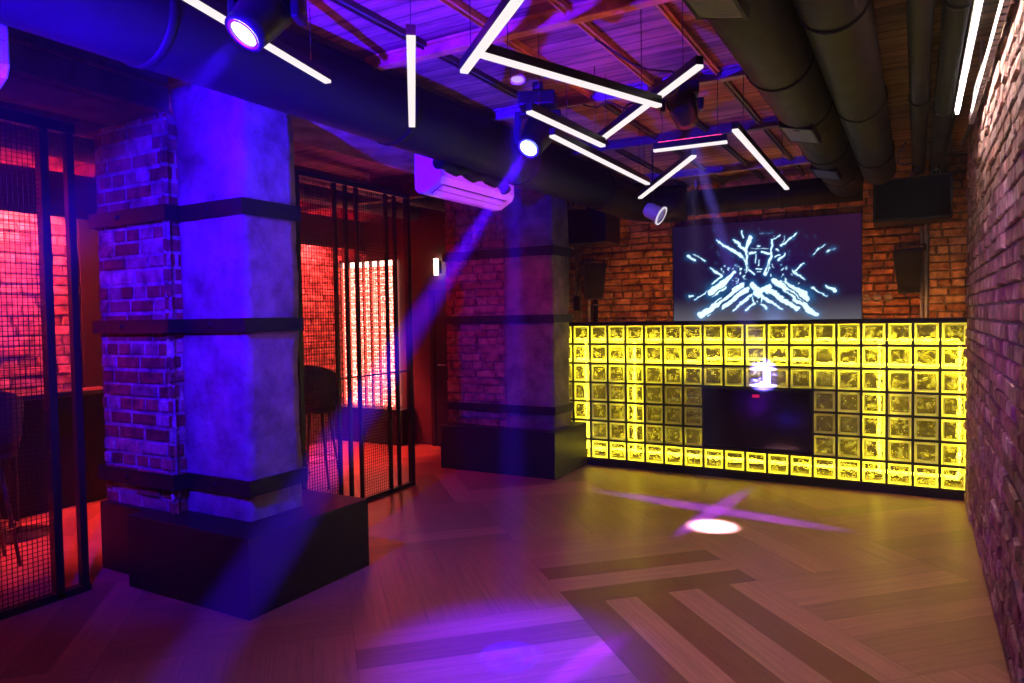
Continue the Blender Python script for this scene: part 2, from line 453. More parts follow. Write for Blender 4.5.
# lintels over the two openings
mb = MB(); mb.box(-4.2, -3.63, -3.9, -0.4, 2.835, H, ch=0.01)
tag(mb.build('lintel', M_plaster), 'plastered lintel spanning from near pillar to far pillar', 'lintel', kind='structure')
mb = MB(); mb.box(-4.75, -4.22, -8.4, -4.15, 2.8, H, ch=0.01)
tag(mb.build('lintel', M_dark_plaster), 'dark lintel above the left mesh partition', 'lintel', kind='structure')
mb = MB()
mb.box(-4.26, -4.2, -8.3, -4.15, 2.80, 2.815); mb.box(-4.235, -4.225, -8.3, -4.15, 2.815, 2.95); mb.box(-4.26, -4.2, -8.3, -4.15, 2.95, 2.965)
tag(mb.build('steel_channel', M_rust), 'rusty steel channel along the left lintel', 'steel beam', kind='structure')

# ------------------------------------------------------------------ pillars
def band_loop(mb, pts, z0, z1, t=0.012):
    n = len(pts)
    # offset the plan outline outwards by t
    out = []
    for i in range(n):
        a = Vector(pts[i - 1]); b = Vector(pts[i]); c = Vector(pts[(i + 1) % n])
        d1 = (b - a).normalized(); d2 = (c - b).normalized()
        n1 = Vector((d1.y, -d1.x)); n2 = Vector((d2.y, -d2.x))
        k = (n1 + n2); k = k / max(0.3, (1 + n1.dot(n2)))
        out.append(b + k * t)
    vs = [(p.x, p.y, z) for z in (z0, z1) for p in out] + [(p[0], p[1], z) for z in (z0, z1) for p in pts]
    fs = []
    for i in range(n):
        j = (i + 1) % n
        fs += [(i, j, n + j, n + i), (2 * n + i, i, n + i, 3 * n + i)[:0] or (i, 2 * n + i, 2 * n + j, j), (n + i, n + j, 3 * n + j, 3 * n + i)]
    mb.add(vs, fs)
def prism(mb, pts, z0, z1, col=(1, 1, 1), mi=0):
    n = len(pts)
    vs = [(p[0], p[1], z) for z in (z0, z1) for p in pts]
    mb.add(vs, [tuple(range(n))[::-1], tuple(range(n, 2 * n))] + [(i, (i + 1) % n, n + (i + 1) % n, n + i) for i in range(n)], col, mi)

PAIN = [(0.3, 0.1, 0.06), (0.25, 0.08, 0.05), (0.32, 0.13, 0.1), (0.48, 0.4, 0.37), (0.22, 0.07, 0.045), (0.36, 0.22, 0.2)]
# near pillar: brick pier on the left, plastered pier on the right
p1 = thing('pillar', 'near brick and plaster pillar bound with black steel bands', 'pillar', (0, 0, 0), kind='structure')
mb = MB()
mb.box(-4.87, -4.21, -4.19, -3.5, 0.0, 2.78, (0.25, 0.2, 0.18))
bricks(mb, (-4.89, -4.21, 0), (1, 0, 0), (0, -1, 0), 0.72, 0.43, 2.79, cols=PAIN, seedv=11, jit=0.004, depth=0.007, bl=0.22, bh=0.066, mort=0.02, mortar=(0.42, 0.38, 0.38))
bricks(mb, (-4.881, -3.5, 0), (0, -1, 0), (-1, 0, 0), 0.71, 0.43, 2.79, cols=PAIN, seedv=12, jit=0.004, depth=0.007, mort=0.02, mortar=(0.42, 0.38, 0.38))
bricks(mb, (-4.199, -4.235, 0), (0, 1, 0), (1, 0, 0), 0.14, 0.43, 2.79, cols=PAIN, seedv=13, jit=0.004, depth=0.007, mort=0.02, mortar=(0.42, 0.38, 0.38))
mb.build('brick_pier', M_brick, p1)
def rough_block(x0, x1, y0, y1, z0, z1, step=0.06, amp=0.008, seedv=0):
    """an uneven plastered block: gridded faces pushed in and out"""
    r = random.Random(seedv); bm = bmesh.new()
    bmesh.ops.create_cube(bm, size=1)
    for v in bm.verts: v.co = Vector((x0 if v.co.x < 0 else x1, y0 if v.co.y < 0 else y1, z0 if v.co.z < 0 else z1))
    ed = [e for e in bm.edges if abs(e.verts[0].co.z - e.verts[1].co.z) > 0.1]
    bmesh.ops.subdivide_edges(bm, edges=ed, cuts=int((z1 - z0) / step), use_grid_fill=True)
    for ax, L in ((0, x1 - x0), (1, y1 - y0)):
        ed = [e for e in bm.edges if abs(e.verts[0].co[ax] - e.verts[1].co[ax]) > L * 0.9]
        bmesh.ops.subdivide_edges(bm, edges=ed, cuts=max(1, int(L / step)), use_grid_fill=True)
    ph = [r.uniform(0, 6) for _ in range(6)]
    for v in bm.verts:
        x, y, z = v.co
        k = math.sin(z * 3.1 + ph[0] + x * 5) + 0.7 * math.sin(z * 7.3 + ph[1] + y * 9) + 0.5 * math.sin(z * 17 + x * 23 + ph[2]) + r.uniform(-.6, .6)
        v.co.x += amp * 0.5 * k * (1 if x > (x0 + x1) / 2 else -1)
        v.co.y += amp * 0.5 * k * (1 if y > (y0 + y1) / 2 else -1)
    bm.verts.index_update()
    mb = MB(); mb.add([v.co[:] for v in bm.verts], [[v.index for v in f.verts] for f in bm.faces], smooth=True); bm.free()
    return mb
rough_block(-4.22, -3.64, -4.13, -3.74, 0.0, 2.95, seedv=21).build('plaster_pier', M_plaster, p1)
out1 = [(-4.905, -4.24), (-4.165, -4.24), (-4.165, -4.142), (-3.628, -4.142), (-3.628, -3.73), (-4.18, -3.73), (-4.18, -3.48), (-4.905, -3.48)]
for z0, z1 in ((2.165, 2.255), (1.505, 1.585), (0.575, 0.665)):
    mb = MB(); band_loop(mb, out1, z0, z1)
    for bx, by in ((-4.6, -4.256), (-3.9, -4.158)):
        mb.lathe([(0.0, 0.014), (0.014, 0.012), (0.016, 0.0)], Matrix.Translation((bx, by, (z0 + z1) / 2)) @ Matrix.Rotation(PI / 2, 4, 'X'), 8)
    mb.build('steel_band', M_band, p1)
mb = MB(); mb.box(-4.44, -3.39, -4.365, -3.43, 0.0, 0.43, ch=0.006); mb.box(-4.91, -4.445, -4.25, -3.45, 0.0, 0.43, ch=0.006)
mb.build('plinth', M_plinth, p1)

p2 = thing('pillar', 'far brick and plaster pillar beside the glass booth, bound with black bands', 'pillar', (0, 0, 0), kind='structure')
mb = MB()
mb.box(-4.69, -3.98, -0.605, -0.05, 0, 2.95, (0.25, 0.2, 0.18))
RB = [(0.36, 0.16, 0.12), (0.3, 0.12, 0.09), (0.4, 0.2, 0.15), (0.33, 0.15, 0.12)]
bricks(mb, (-4.71, -0.62, 0), (1, 0, 0), (0, -1, 0), 0.73, 0.45, 2.95, cols=RB, seedv=14, jit=0.006, depth=0.016, bl=0.24, bh=0.07, mortar=(0.28, 0.2, 0.18))
bricks(mb, (-4.701, -0.05, 0), (0, -1, 0), (-1, 0, 0), 0.57, 0.45, 2.95, cols=RB, seedv=15, jit=0.006)
mb.build('brick_pier', M_brick, p2)
rough_block(-3.99, -3.45, -0.65, -0.26, 0, 2.95, seedv=22, amp=0.006).build('plaster_pier', M_plaster_grey, p2)
out2 = [(-4.715, -0.655), (-3.435, -0.655), (-3.435, -0.245), (-3.98, -0.245), (-3.98, -0.03), (-4.715, -0.03)]
for z0, z1 in ((2.165, 2.255), (1.505, 1.585), (0.6, 0.68)):
    mb = MB(); band_loop(mb, out2, z0, z1)
    for bx in (-4.3, -3.7): mb.lathe([(0.0, 0.014), (0.014, 0.012), (0.016, 0.0)], Matrix.Translation((bx, -0.67, (z0 + z1) / 2)) @ Matrix.Rotation(PI / 2, 4, 'X'), 8)
    mb.build('steel_band', M_band, p2)
mb = MB(); mb.box(-4.7, -3.37, -0.8, -0.03, 0.0, 0.45, ch=0.006); mb.build('plinth', M_plinth, p2)

# ------------------------------------------------------------------ ceiling steelwork
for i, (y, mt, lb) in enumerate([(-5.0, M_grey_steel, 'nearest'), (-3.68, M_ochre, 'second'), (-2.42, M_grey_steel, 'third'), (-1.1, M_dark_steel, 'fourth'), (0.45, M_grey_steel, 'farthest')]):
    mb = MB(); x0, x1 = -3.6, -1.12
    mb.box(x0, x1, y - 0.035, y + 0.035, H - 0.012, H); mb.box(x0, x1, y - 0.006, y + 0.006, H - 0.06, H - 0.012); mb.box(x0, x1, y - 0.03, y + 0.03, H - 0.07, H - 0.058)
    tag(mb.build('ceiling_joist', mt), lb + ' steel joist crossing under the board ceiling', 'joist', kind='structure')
k = 0
ys = [-6.3, -5.0, -3.68, -2.42, -1.1, 0.45, 1.35]
for x in (-3.1, -2.67, -2.25, -1.83, -1.42):
    for a in range(len(ys) - 1):
        y0, y1 = ys[a] + 0.04, ys[a + 1] - 0.04
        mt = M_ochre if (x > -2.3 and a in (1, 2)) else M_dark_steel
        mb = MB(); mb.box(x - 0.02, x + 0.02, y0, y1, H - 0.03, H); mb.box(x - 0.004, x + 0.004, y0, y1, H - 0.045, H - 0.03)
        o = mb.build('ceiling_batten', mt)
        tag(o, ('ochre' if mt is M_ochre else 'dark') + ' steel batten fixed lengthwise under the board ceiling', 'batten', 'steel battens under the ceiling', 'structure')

# ------------------------------------------------------------------ ducts and pipes
def spiral_duct(name, label, pts, r, ribs, parent_cat='air duct', mat=None, seg=28):
    t = thing(name, label, parent_cat, pts[0])
    o0 = Vector(pts[0])
    mb = MB(); mb.tube([Vector(p) - o0 for p in pts], r, seg); mb.build('duct_tube', mat or M_duct, t)
    for p, d in ribs:
        p = Vector(p) - o0; d = Vector(d).normalized()
        mb = MB(); mb.tube([p - d * 0.02, p - d * 0.016, p + d * 0.016, p + d * 0.02], [r + 0.001, r + 0.008, r + 0.008, r + 0.001], seg, cap=False)
        mb.build('collar', mat or M_duct, t)
        if p.z + o0.z > 2.5 and H - (p.z + o0.z) - r > 0.01:
            mb = MB(); mb.bar((p.x, p.y, p.z + r - 0.002), (p.x, p.y, H - o0.z), 0.014, 0.014); mb.build('hanger', M_grey_metal, t)
    return t
LX, LZ = -3.16, 2.835
pts = [(LX, -8.3, LZ)] + [(LX, y, LZ) for y in (-7, -6, -5, -4, -3, -2, -1, 0.2, 0.55)]
for a in range(1, 7):
    an = a * PI / 12
    pts.append((LX + 0.42 * (1 - math.cos(an)), 0.6 + 0.42 * math.sin(an), LZ - 0.03 * a / 6))
pts += [(-2.6, 1.05, LZ - 0.03)]
ld = spiral_duct('air_duct', 'large black round duct running over the pillars on the left', pts, 0.2,
    [((LX, y, LZ), (0, 1, 0)) for y in (-5.0, -3.4, -1.8, -0.2, 0.55)] + [((-2.72, 1.04, LZ - 0.03), (1, 0, 0))])
spiral_duct('air_duct', 'black round duct across the back wall above the video screen', [(-2.58, 1.06, 2.8), (-1.8, 1.06, 2.8), (-0.84, 1.06, 2.8)], 0.135,
    [((-2.5, 1.06, 2.8), (1, 0, 0)), ((-1.6, 1.06, 2.8), (1, 0, 0))])
vd = spiral_duct('air_duct', 'black round duct with grille boxes, left of the two ceiling ducts', [(-0.98, -8.3, 2.86), (-0.98, -4, 2.86), (-0.98, 0.9, 2.86)], 0.165,
    [((-0.98, y, 2.86), (0, 1, 0)) for y in (-4.6, -3.0, -2.1, -0.9, 0.2)])
o0 = Vector((-0.98, -8.3, 2.86))
for gy in (-4.35, -1.95, -0.45):
    gb = MB()
    Mx = Matrix.Translation(Vector((-0.98, gy, 2.86)) - o0) @ Matrix.Rotation(math.radians(13), 4, 'Y')
    L = 0.42 if gy > -4 else 0.62
    fr = MB()
    for x0, x1, y0, y1 in ((-0.1, -0.085, -L / 2, L / 2), (0.085, 0.1, -L / 2, L / 2), (-0.085, 0.085, -L / 2, -L / 2 + 0.015), (-0.085, 0.085, L / 2 - 0.015, L / 2)):
        fr.box(x0, x1, y0, y1, -0.172, -0.135)
    g = fr.xform(Mx).build('vent_frame', M_duct, vd)
    nq = int(L / 0.022)
    for q in range(nq):
        y = -L / 2 + 0.025 + q * (L - 0.05) / (nq - 1)
        gb.bar((-0.085, y, -0.169), (0.085, y, -0.169), 0.018, 0.003)
    gb.box(-0.085, 0.085, -L / 2 + 0.015, L / 2 - 0.015, -0.1665, -0.164)
    gb.xform(Mx).build('vent_grille', M_grille, g)
spiral_duct('air_duct', 'plain black round duct, right of the two large ceiling ducts', [(-0.67, -8.3, 2.86), (-0.67, -4, 2.86), (-0.67, 0.52, 2.86)], 0.14,
    [((-0.67, y, 2.86), (0, 1, 0)) for y in (-5.2, -3.6, -2.0, -0.4)])
spiral_duct('ceiling_pipe', 'slim black pipe along the ceiling between duct and light strip', [(-0.355, -8.3, 2.92), (-0.355, -3, 2.92), (-0.355, 1.1, 2.92)], 0.055,
    [((-0.355, y, 2.92), (0, 1, 0)) for y in (-4.4, -1.6)], 'pipe', seg=16)
spiral_duct('ceiling_pipe', 'black pipe right above the cool white light strip', [(-0.2, -8.3, 2.93), (-0.2, -3, 2.93), (-0.2, 1.1, 2.93)], 0.07,
    [((-0.2, y, 2.93), (0, 1, 0)) for y in (-3.2, -1.25)], 'pipe', seg=16)
# drooping flexible hose by the air conditioner
hp = []
for i in range(22):
    t = i / 21
    hp.append((-3.21 + 0.012 * math.sin(t * 9), -2.86 + 0.92 * t, 2.622 + 0.014 * math.sin(t * 22) - (0.05 * (t - .86) / .14 if t > .86 else 0)))
mb = MB(); mb.tube(hp, [0.040 + 0.005 * (i % 2) for i in range(22)], 14)
tag(mb.build('flexible_hose', M_duct), 'wavy black flexible hose under the left duct, over the far air conditioner', 'hose')

# ------------------------------------------------------------------ DJ booth of glass blocks
PWX = 0.1965; ZB = 0.069
bo = thing('dj_booth', 'dj booth with a black frame of yellow backlit glass blocks', 'dj booth', (0, 0, 0))
NC = 20
X0 = -(NC) * PWX
fr = MB()
ft = 0.019
for r_ in range(0, 8):
    z = ZB + r_ * 0.2
    if r_ in (2, 3):   # the television bay
        fr.box(X0, -11 * PWX, 0.0, 0.032, z - ft / 2, z + ft / 2); fr.box(-6 * PWX, 0.0, 0.0, 0.032, z - ft / 2, z + ft / 2)
    else:
        fr.box(X0, 0.0, 0.0, 0.032, z - ft / 2, z + ft / 2)
for c in range(0, NC + 1):
    x = -c * PWX
    if 6 < c < 11:
        fr.box(x - ft / 2, x + ft / 2, 0.001, 0.031, ZB, ZB + 0.2); fr.box(x - ft / 2, x + ft / 2, 0.001, 0.031, ZB + 0.8, ZB + 1.4)
    else:
        fr.box(x - ft / 2, x + ft / 2, 0.001, 0.031, ZB, ZB + 1.4)
fr.build('frame', M_black, bo)
mb = MB(); mb.box(X0, 0.0, -0.012, 0.6, 1.462, 1.497, ch=0.004); mb.build('counter_top', M_plinth, bo)
mb = MB(); mb.box(X0, 0.0, -0.004, 0.55, 0.0, ZB - ft / 2); mb.build('kick_board', M_black, bo)
mb = MB(); mb.box(X0, 0.0, 0.33, 0.35, ZB, 1.46); mb.box(-11 * PWX, -6 * PWX, 0.30, 0.33, ZB + 0.2, ZB + 0.8); mb.build('back_panel', M_cavity, bo)
mb = MB(); mb.box(X0, 0.0, 0.09, 0.33, ZB - 0.02, ZB - 0.004); mb.box(-0.02, -0.002, 0.09, 0.33, ZB, 1.46); mb.box(X0, X0 + 0.02, 0.09, 0.33, ZB, 1.46); mb.build('cavity_lining', M_cavity_white, bo)
# glass blocks
def block_mesh():
    """one glass block: two wavy panes held in a moulded rim"""
    mb = MB(); h = 0.0885; w = 0.0870; iw = 0.0675
    def ring(a, b, y): return [(-a, y, -b), (a, y, -b), (a, y, b), (-a, y, b)]
    R0 = ring(w, h, 0.012); R1 = ring(w - 0.006, h - 0.006, 0.006); R2 = ring(iw + 0.002, iw + 0.002, 0.008); R3 = ring(iw, iw, 0.016)
    R4 = ring(w, h, 0.03); R5 = ring(iw, iw, 0.072)
    vs = R0 + R1 + R2 + R3 + R4 + R5
    fs = []
    for a, b in ((0, 1), (1, 2), (2, 3)):
        for k in range(4): fs.append((a * 4 + k, a * 4 + (k + 1) % 4, b * 4 + (k + 1) % 4, b * 4 + k))
    for k in range(4): fs.append((k, (k + 1) % 4, 16 + (k + 1) % 4, 16 + k)); 
    mb.add(vs, fs, mi=0)
    mb.add(R3, [(0, 1, 2, 3)], mi=1)
    return mb
proto = block_mesh()
cells = []
for c in range(0, NC):
    for r_ in range(7):
        if 6 <= c < 11 and 1 <= r_ <= 3: continue
        cells.append((c, r_))
def vis_key(cr): return cr[0] * 10 - cr[1]
cells.sort(key=lambda q: (q[0], -q[1]))
singles, rest = cells[:100], cells[100:]
bm_ = None
first = None
meshes = []
for q in range(6):       # six castings so that the waves differ from block to block
    pass
for i, (c, r_) in enumerate(singles):
    loc = (-(c + 0.5) * PWX, 0.0, ZB + (r_ + 0.5) * 0.2)
    b = block_mesh()
    b.xform(Matrix.Translation(loc))
    b.build('glass_block', [M_rim, M_pane], bo)
b = MB()
for c, r_ in rest:
    q = block_mesh(); q.xform(Matrix.Translation((-(c + 0.5) * PWX, 0.0, ZB + (r_ + 0.5) * 0.2)))
    off = len(b.v); b.v += q.v; b.f += [[off + i for i in f] for f in q.f]; b.c += q.c; b.m += q.m; b.smooth += q.smooth
o = b.build('glass_blocks', [M_rim, M_pane], bo); o['kind'] = 'stuff'
# yellow led strips inside the cavity
def strip(a, b):
    mb = MB(); mb.bar(a, b, 0.017, 0.017); mb.build('led_strip', E_yellow, bo)
YS = 0.115
strip((X0 + 0.05, YS, 1.315), (-0.06, YS, 1.315))
strip((X0 + 0.05, YS, 0.165), (-0.06, YS, 0.165))
strip((-11 * PWX, YS, 1.13), (-6 * PWX, YS, 1.13))
for xs in (-17.45, -14.7, -3.3, -0.28): strip((xs * PWX, YS, 0.18), (xs * PWX, YS, 1.30))
strip((X0 + 0.05, YS, 1.10), (-11.2 * PWX, YS, 1.10)); strip((-5.9 * PWX, YS, 1.10), (-0.06, YS, 1.10))

mb = MB(); mb.bar((-3.6, 0.62, 1.455), (-0.06, 0.62, 1.455), 0.014, 0.01); mb.build('led_strip', emit('warm_fill_strip', (1.0, 0.36, 0.05), 110.0), bo)  # unseen strip added behind the counter to warm the back wall
tv = thing('television', 'black flat television set into the glass block booth front', 'television', (-8.5 * PWX, 0.0, ZB + 0.5))
mb = MB(); w, h = 0.478, 0.288
for x0, x1, z0, z1 in ((-w, w, -h, -h + 0.03), (-w, w, h - 0.02, h), (-w, -w + 0.018, -h, h), (w - 0.018, w, -h, h)): mb.box(x0, x1, -0.02, 0.05, z0, z1, ch=0.003)
mb.box(-w, w, 0.0, 0.06, -h, h)
mb.build('bezel', M_plastic, tv)
mb = MB(); mb.box(-w + 0.018, w - 0.018, -0.008, 0.0, -h + 0.03, h - 0.02); mb.build('screen', M_tv_glass, tv)
mb = MB(); mb.box(-0.03, 0.035, -0.012, -0.008, h - 0.078, h - 0.05, ch=0.001); o = mb.build('mark', M_red_mark, tv); o['label'] = 'small glowing red badge on the television'
mb = MB()
for x0, x1, z0, z1 in ((-w - 0.012, w + 0.012, h, h + 0.012), (-w - 0.012, w + 0.012, -h - 0.012, -h), (-w - 0.012, -w, -h, h), (w, w + 0.012, -h, h)): mb.box(x0, x1, -0.004, 0.06, z0, z1)
mb.build('mounting_frame', M_black, tv)

# ------------------------------------------------------------------ video screen
def screen_picture():
    NX, NZ = 320, 180
    U, V = np.meshgrid(np.linspace(0, 1, NX), np.linspace(0, 1, NZ))   # V up
    def cv(x, y):
        top = 115 - 0.065 * (x - 60)
        return (x - 65) / 925.0, (600 - y) / (600 - top)
    ASP = 2.0 / 1.13
    acc = np.zeros_like(U); glow = np.zeros_like(U)
    face_calm = 1 - 0.8 * np.exp(-(((U - .487) / .075) ** 2 + ((V - .58) / .2) ** 2))
    rs = np.random.default_rng(11)
    def vnoise(nx, nz):
        g = rs.random((nz + 2, nx + 2)); x = U * nx; z = V * nz
        i = np.clip(x.astype(int), 0, nx); k = np.clip(z.astype(int), 0, nz); fx = x - i; fz = z - k
        fx = fx * fx * (3 - 2 * fx); fz = fz * fz * (3 - 2 * fz)
        return (g[k, i] * (1 - fx) + g[k, i + 1] * fx) * (1 - fz) + (g[k + 1, i] * (1 - fx) + g[k + 1, i + 1] * fx) * fz
    n1, n2, n3, n4 = vnoise(34, 20), vnoise(34, 20), vnoise(70, 44), vnoise(120, 80)
    wob = 0.022 * (n1 - .5) + 0.012 * (n3 - .5)
    wobz = 0.022 * (n2 - .5) + 0.012 * (n4 - .5)
    def stroke(x1, y1, x2, y2, w1, w2=None, b=1.0):
        w2 = w1 if w2 is None else w2
        (a, c), (e, f) = cv(x1, y1), cv(x2, y2)
        px, pz = U * ASP + wob * face_calm, V + wobz * face_calm
        ax, az, bx, bz = a * ASP, c, e * ASP, f
        dx, dz = bx - ax, bz - az; L2 = dx * dx + dz * dz + 1e-9
        t = np.clip(((px - ax) * dx + (pz - az) * dz) / L2, 0, 1)
        d = np.hypot(px - ax - t * dx, pz - az - t * dz)
        w = (w1 + (w2 - w1) * t) / 925 * ASP * 0.5
        acc[:] = np.maximum(acc, b * np.clip((1.12 - d / w) * 3.0, 0, 1))
        glow[:] = np.maximum(glow, b * np.exp(-np.maximum(d - w * 0.5, 0) / (w * 0.9 + 0.006)))
    S = [(150, 262, 185, 285, 26, 12, .8), (180, 250, 238, 288, 7, 9, .8), (295, 180, 425, 262, 9, 24), (388, 180, 450, 235, 9, 20), (428, 138, 432, 165, 10, 10),
         (472, 175, 452, 225, 30, 16), (452, 225, 456, 330, 14, 18), (456, 330, 492, 357, 16, 6), (578, 190, 574, 262, 12, 10), (574, 265, 545, 355, 12, 26),
         (470, 252, 498, 244, 16, 12), (530, 242, 565, 252, 12, 18), (500, 255, 497, 298, 7, 5, .9), (515, 285, 513, 312, 5, 6, .8), (500, 330, 528, 330, 9, 9, .8), (506, 344, 522, 344, 6, 6, .7),
         (480, 226, 560, 226, 5, 5, .55), (505, 212, 520, 214, 14, 10, .6), (522, 148, 578, 148, 13, 13, .35), (576, 186, 612, 158, 10, 8, .8), (628, 208, 700, 150, 18, 8), (612, 280, 640, 250, 18, 8),
         (600, 235, 606, 242, 14, 10, .8), (770, 260, 832, 210, 6, 5, .7), (835, 250, 868, 230, 10, 20, .6), (682, 342, 735, 305, 14, 6), (682, 345, 738, 388, 16, 6), (262, 322, 328, 362, 6, 18), (328, 362, 275, 402, 18, 8),
         (150, 468, 178, 460, 26, 14, .8), (185, 485, 245, 440, 12, 6, .8), (768, 430, 838, 470, 14, 6, .9), (828, 425, 868, 448, 10, 28, .8),
         (390, 345, 290, 440, 16, 60), (270, 450, 330, 420, 50, 40), (430, 410, 210, 566, 30, 40), (455, 430, 330, 525, 34, 22), (475, 460, 382, 542, 22, 12), (300, 500, 250, 570, 18, 10),
         (590, 390, 735, 475, 40, 62), (560, 440, 700, 535, 36, 22), (690, 495, 785, 565, 40, 34), (530, 470, 626, 540, 26, 12), (640, 420, 740, 520, 50, 30),
         (480, 408, 520, 452, 34, 30), (562, 418, 508, 452, 30, 30), (500, 450, 515, 472, 40, 24), (452, 532, 502, 500, 20, 14), (520, 508, 550, 530, 14, 18), (485, 470, 490, 500, 8, 8), (535, 470, 530, 500, 8, 8),
         (420, 255, 450, 290, 12, 10, .7), (590, 270, 612, 262, 10, 8, .8), (300, 240, 312, 262, 6, 6, .3), (660, 240, 664, 262, 6, 6, .3), (630, 190, 640, 165, 5, 5, .6)]
    for q in S:
        wf = 0.72 if max(q[4], q[5] if len(q) > 5 else q[4]) < 30 else 0.85
        stroke(q[0], q[1], q[2], q[3], q[4] * wf, (q[5] if len(q) > 5 else q[4]) * wf, q[6] if len(q) > 6 else 1.0)
    cuts = [(405, 368, 262, 470, 5), (430, 385, 330, 470, 6), (452, 415, 250, 560, 6), (468, 442, 330, 545, 6), (375, 440, 300, 500, 5), (600, 372, 742, 505, 6), (580, 415, 735, 545, 7), (560, 452, 680, 545, 6), (650, 440, 722, 500, 5),
            (465, 238, 505, 230, 4), (525, 230, 568, 240, 4), (478, 262, 494, 262, 5), (534, 264, 560, 264, 5), (495, 318, 530, 318, 5), (498, 337, 530, 337, 4), (300, 205, 420, 268, 3), (490, 475, 500, 510, 6), (515, 480, 522, 510, 6), (455, 300, 462, 345, 4), (560, 300, 552, 345, 4)]
    for x1, y1, x2, y2, w in cuts:
        keep, kg = acc.copy(), glow.copy(); acc[:] = 0; glow[:] = 0
        stroke(x1, y1, x2, y2, w, w * 1.6)
        cut = acc.copy(); acc[:] = keep * (1 - cut); glow[:] = kg * (1 - .6 * cut)
    rr = np.random.default_rng(5)
    for _ in range(70):
        x = rr.choice([-1, 1]) * rr.uniform(50, 190) + 515; y = rr.uniform(300, 420)
        stroke(x, y, x + rr.uniform(-9, 9), y + rr.uniform(-9, 9), rr.uniform(4, 7), None, rr.uniform(.3, .8))
    for _ in range(40):
        x = rr.uniform(260, 780); y = rr.uniform(110, 300)
        stroke(x, y, x + rr.uniform(-6, 6), y + rr.uniform(-8, 8), rr.uniform(3, 5), None, rr.uniform(.1, .3))
    col = np.zeros((NZ, NX, 3))
    col[..., 0] = 0.010 + 0.018 * U * V; col[..., 1] = 0.004; col[..., 2] = 0.028
    vig = np.exp(-((U - .5) ** 2 / .06 + (V - .55) ** 2 / .09)); col[..., 2] += 0.04 * vig
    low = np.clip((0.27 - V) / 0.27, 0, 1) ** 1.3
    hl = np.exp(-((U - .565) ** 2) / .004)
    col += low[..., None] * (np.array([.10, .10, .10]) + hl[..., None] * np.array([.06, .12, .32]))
    g = np.clip(glow, 0, 1)
    col += g[..., None] ** 1.4 * np.array([0.0, .20, .48])
    ero = np.clip(.55 * n3 + .45 * n4, 0, 1)
    a = np.clip(acc * 1.9 - 1.4 * ero * (0.35 + 0.65 * face_calm), 0, 1)[..., None]
    col = col * (1 - a) + a * np.array([.80, 1.1, 1.2])
    return NX, NZ, U, V, col
screen = thing('video_screen', 'large wall screen showing a face among white and blue splashes', 'screen', (-1.858, 1.36, 2.025))
mb = MB(); mb.box(-1.0, 1.0, 0.0, 0.05, -0.565, 0.565, ch=0.004)
for x0, x1, z0, z1 in ((-1.0, 1.0, -0.565, -0.557), (-1.0, 1.0, 0.557, 0.565), (-1.0, -0.992, -0.557, 0.557), (0.992, 1.0, -0.557, 0.557)): mb.box(x0, x1, -0.008, 0.0, z0, z1)
mb.build('casing', M_plastic, screen)
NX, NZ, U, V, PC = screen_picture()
me = bpy.data.meshes.new('display')
verts = np.stack([(U - .5) * 1.984, np.full_like(U, -0.004), (V - .5) * 1.114], -1).reshape(-1, 3)
ii = (np.arange(NZ - 1)[:, None] * NX + np.arange(NX - 1)[None, :]).ravel()
faces = np.stack([ii, ii + 1, ii + NX + 1, ii + NX], -1)
me.from_pydata(verts.tolist(), [], faces.tolist())
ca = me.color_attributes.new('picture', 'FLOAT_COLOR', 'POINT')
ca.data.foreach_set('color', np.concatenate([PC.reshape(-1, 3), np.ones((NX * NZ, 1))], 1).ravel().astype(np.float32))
m, n, out = nt('screen_picture')
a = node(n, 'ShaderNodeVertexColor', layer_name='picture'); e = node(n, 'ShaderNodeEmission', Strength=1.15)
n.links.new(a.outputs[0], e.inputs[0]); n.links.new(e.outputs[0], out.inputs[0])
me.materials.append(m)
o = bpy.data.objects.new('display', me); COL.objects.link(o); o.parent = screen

# ------------------------------------------------------------------ speakers
def hang_speaker(loc, rz, tilt, label):
    t = thing('speaker', label, 'speaker', loc, 'wall speakers behind the booth', rz)
    mb = MB()
    def sec(z, w, y0, y1): return [(-w, y0, z), (w, y0, z), (w * .72, y1, z), (-w * .72, y1, z)]
    a = sec(-0.215, 0.095, -0.09, 0.11); b = sec(0.215, 0.135, -0.11, 0.15)
    mb.add(a + b, [(3, 2, 1, 0), (4, 5, 6, 7), (0, 1, 5, 4), (1, 2, 6, 5), (2, 3, 7, 6), (3, 0, 4, 7)])
    mb.xform(Matrix.Rotation(tilt, 4, 'X')); mb.build('cabinet', M_plastic, t, bevel=0.008)
    mb = MB(); mb.add([(-0.086, -0.097, -0.2), (0.086, -0.097, -0.2), (0.122, -0.117, 0.2), (-0.122, -0.117, 0.2), (-0.082, -0.086, -0.2), (0.082, -0.086, -0.2), (0.118, -0.106, 0.2), (-0.118, -0.106, 0.2)],
        [(0, 1, 2, 3), (0, 4, 5, 1), (1, 5, 6, 2), (2, 6, 7, 3), (3, 7, 4, 0)])
    mb.xform(Matrix.Rotation(tilt, 4, 'X')); mb.build('grille', M_mesh_grille, t)
    mb = MB(); mb.bar((-0.13, 0.0, 0.25), (0.13, 0.0, 0.25), 0.04, 0.012); mb.bar((-0.13, 0, 0.19), (-0.13, 0, 0.25), 0.04, 0.012); mb.bar((0.13, 0, 0.19), (0.13, 0, 0.25), 0.04, 0.012)
    mb.bar((0, 0, 0.256), (0, 0.14, 0.28), 0.05, 0.02)
    mb.build('bracket', M_black, t)
    return t
hang_speaker((-0.425, 1.15, 1.955), math.radians(-8), math.radians(8), 'black tapered speaker on bracket to the right of the screen')
hang_speaker((-3.76, 1.10, 1.985), math.radians(38), math.radians(8), 'black tapered speaker on bracket to the left of the screen')
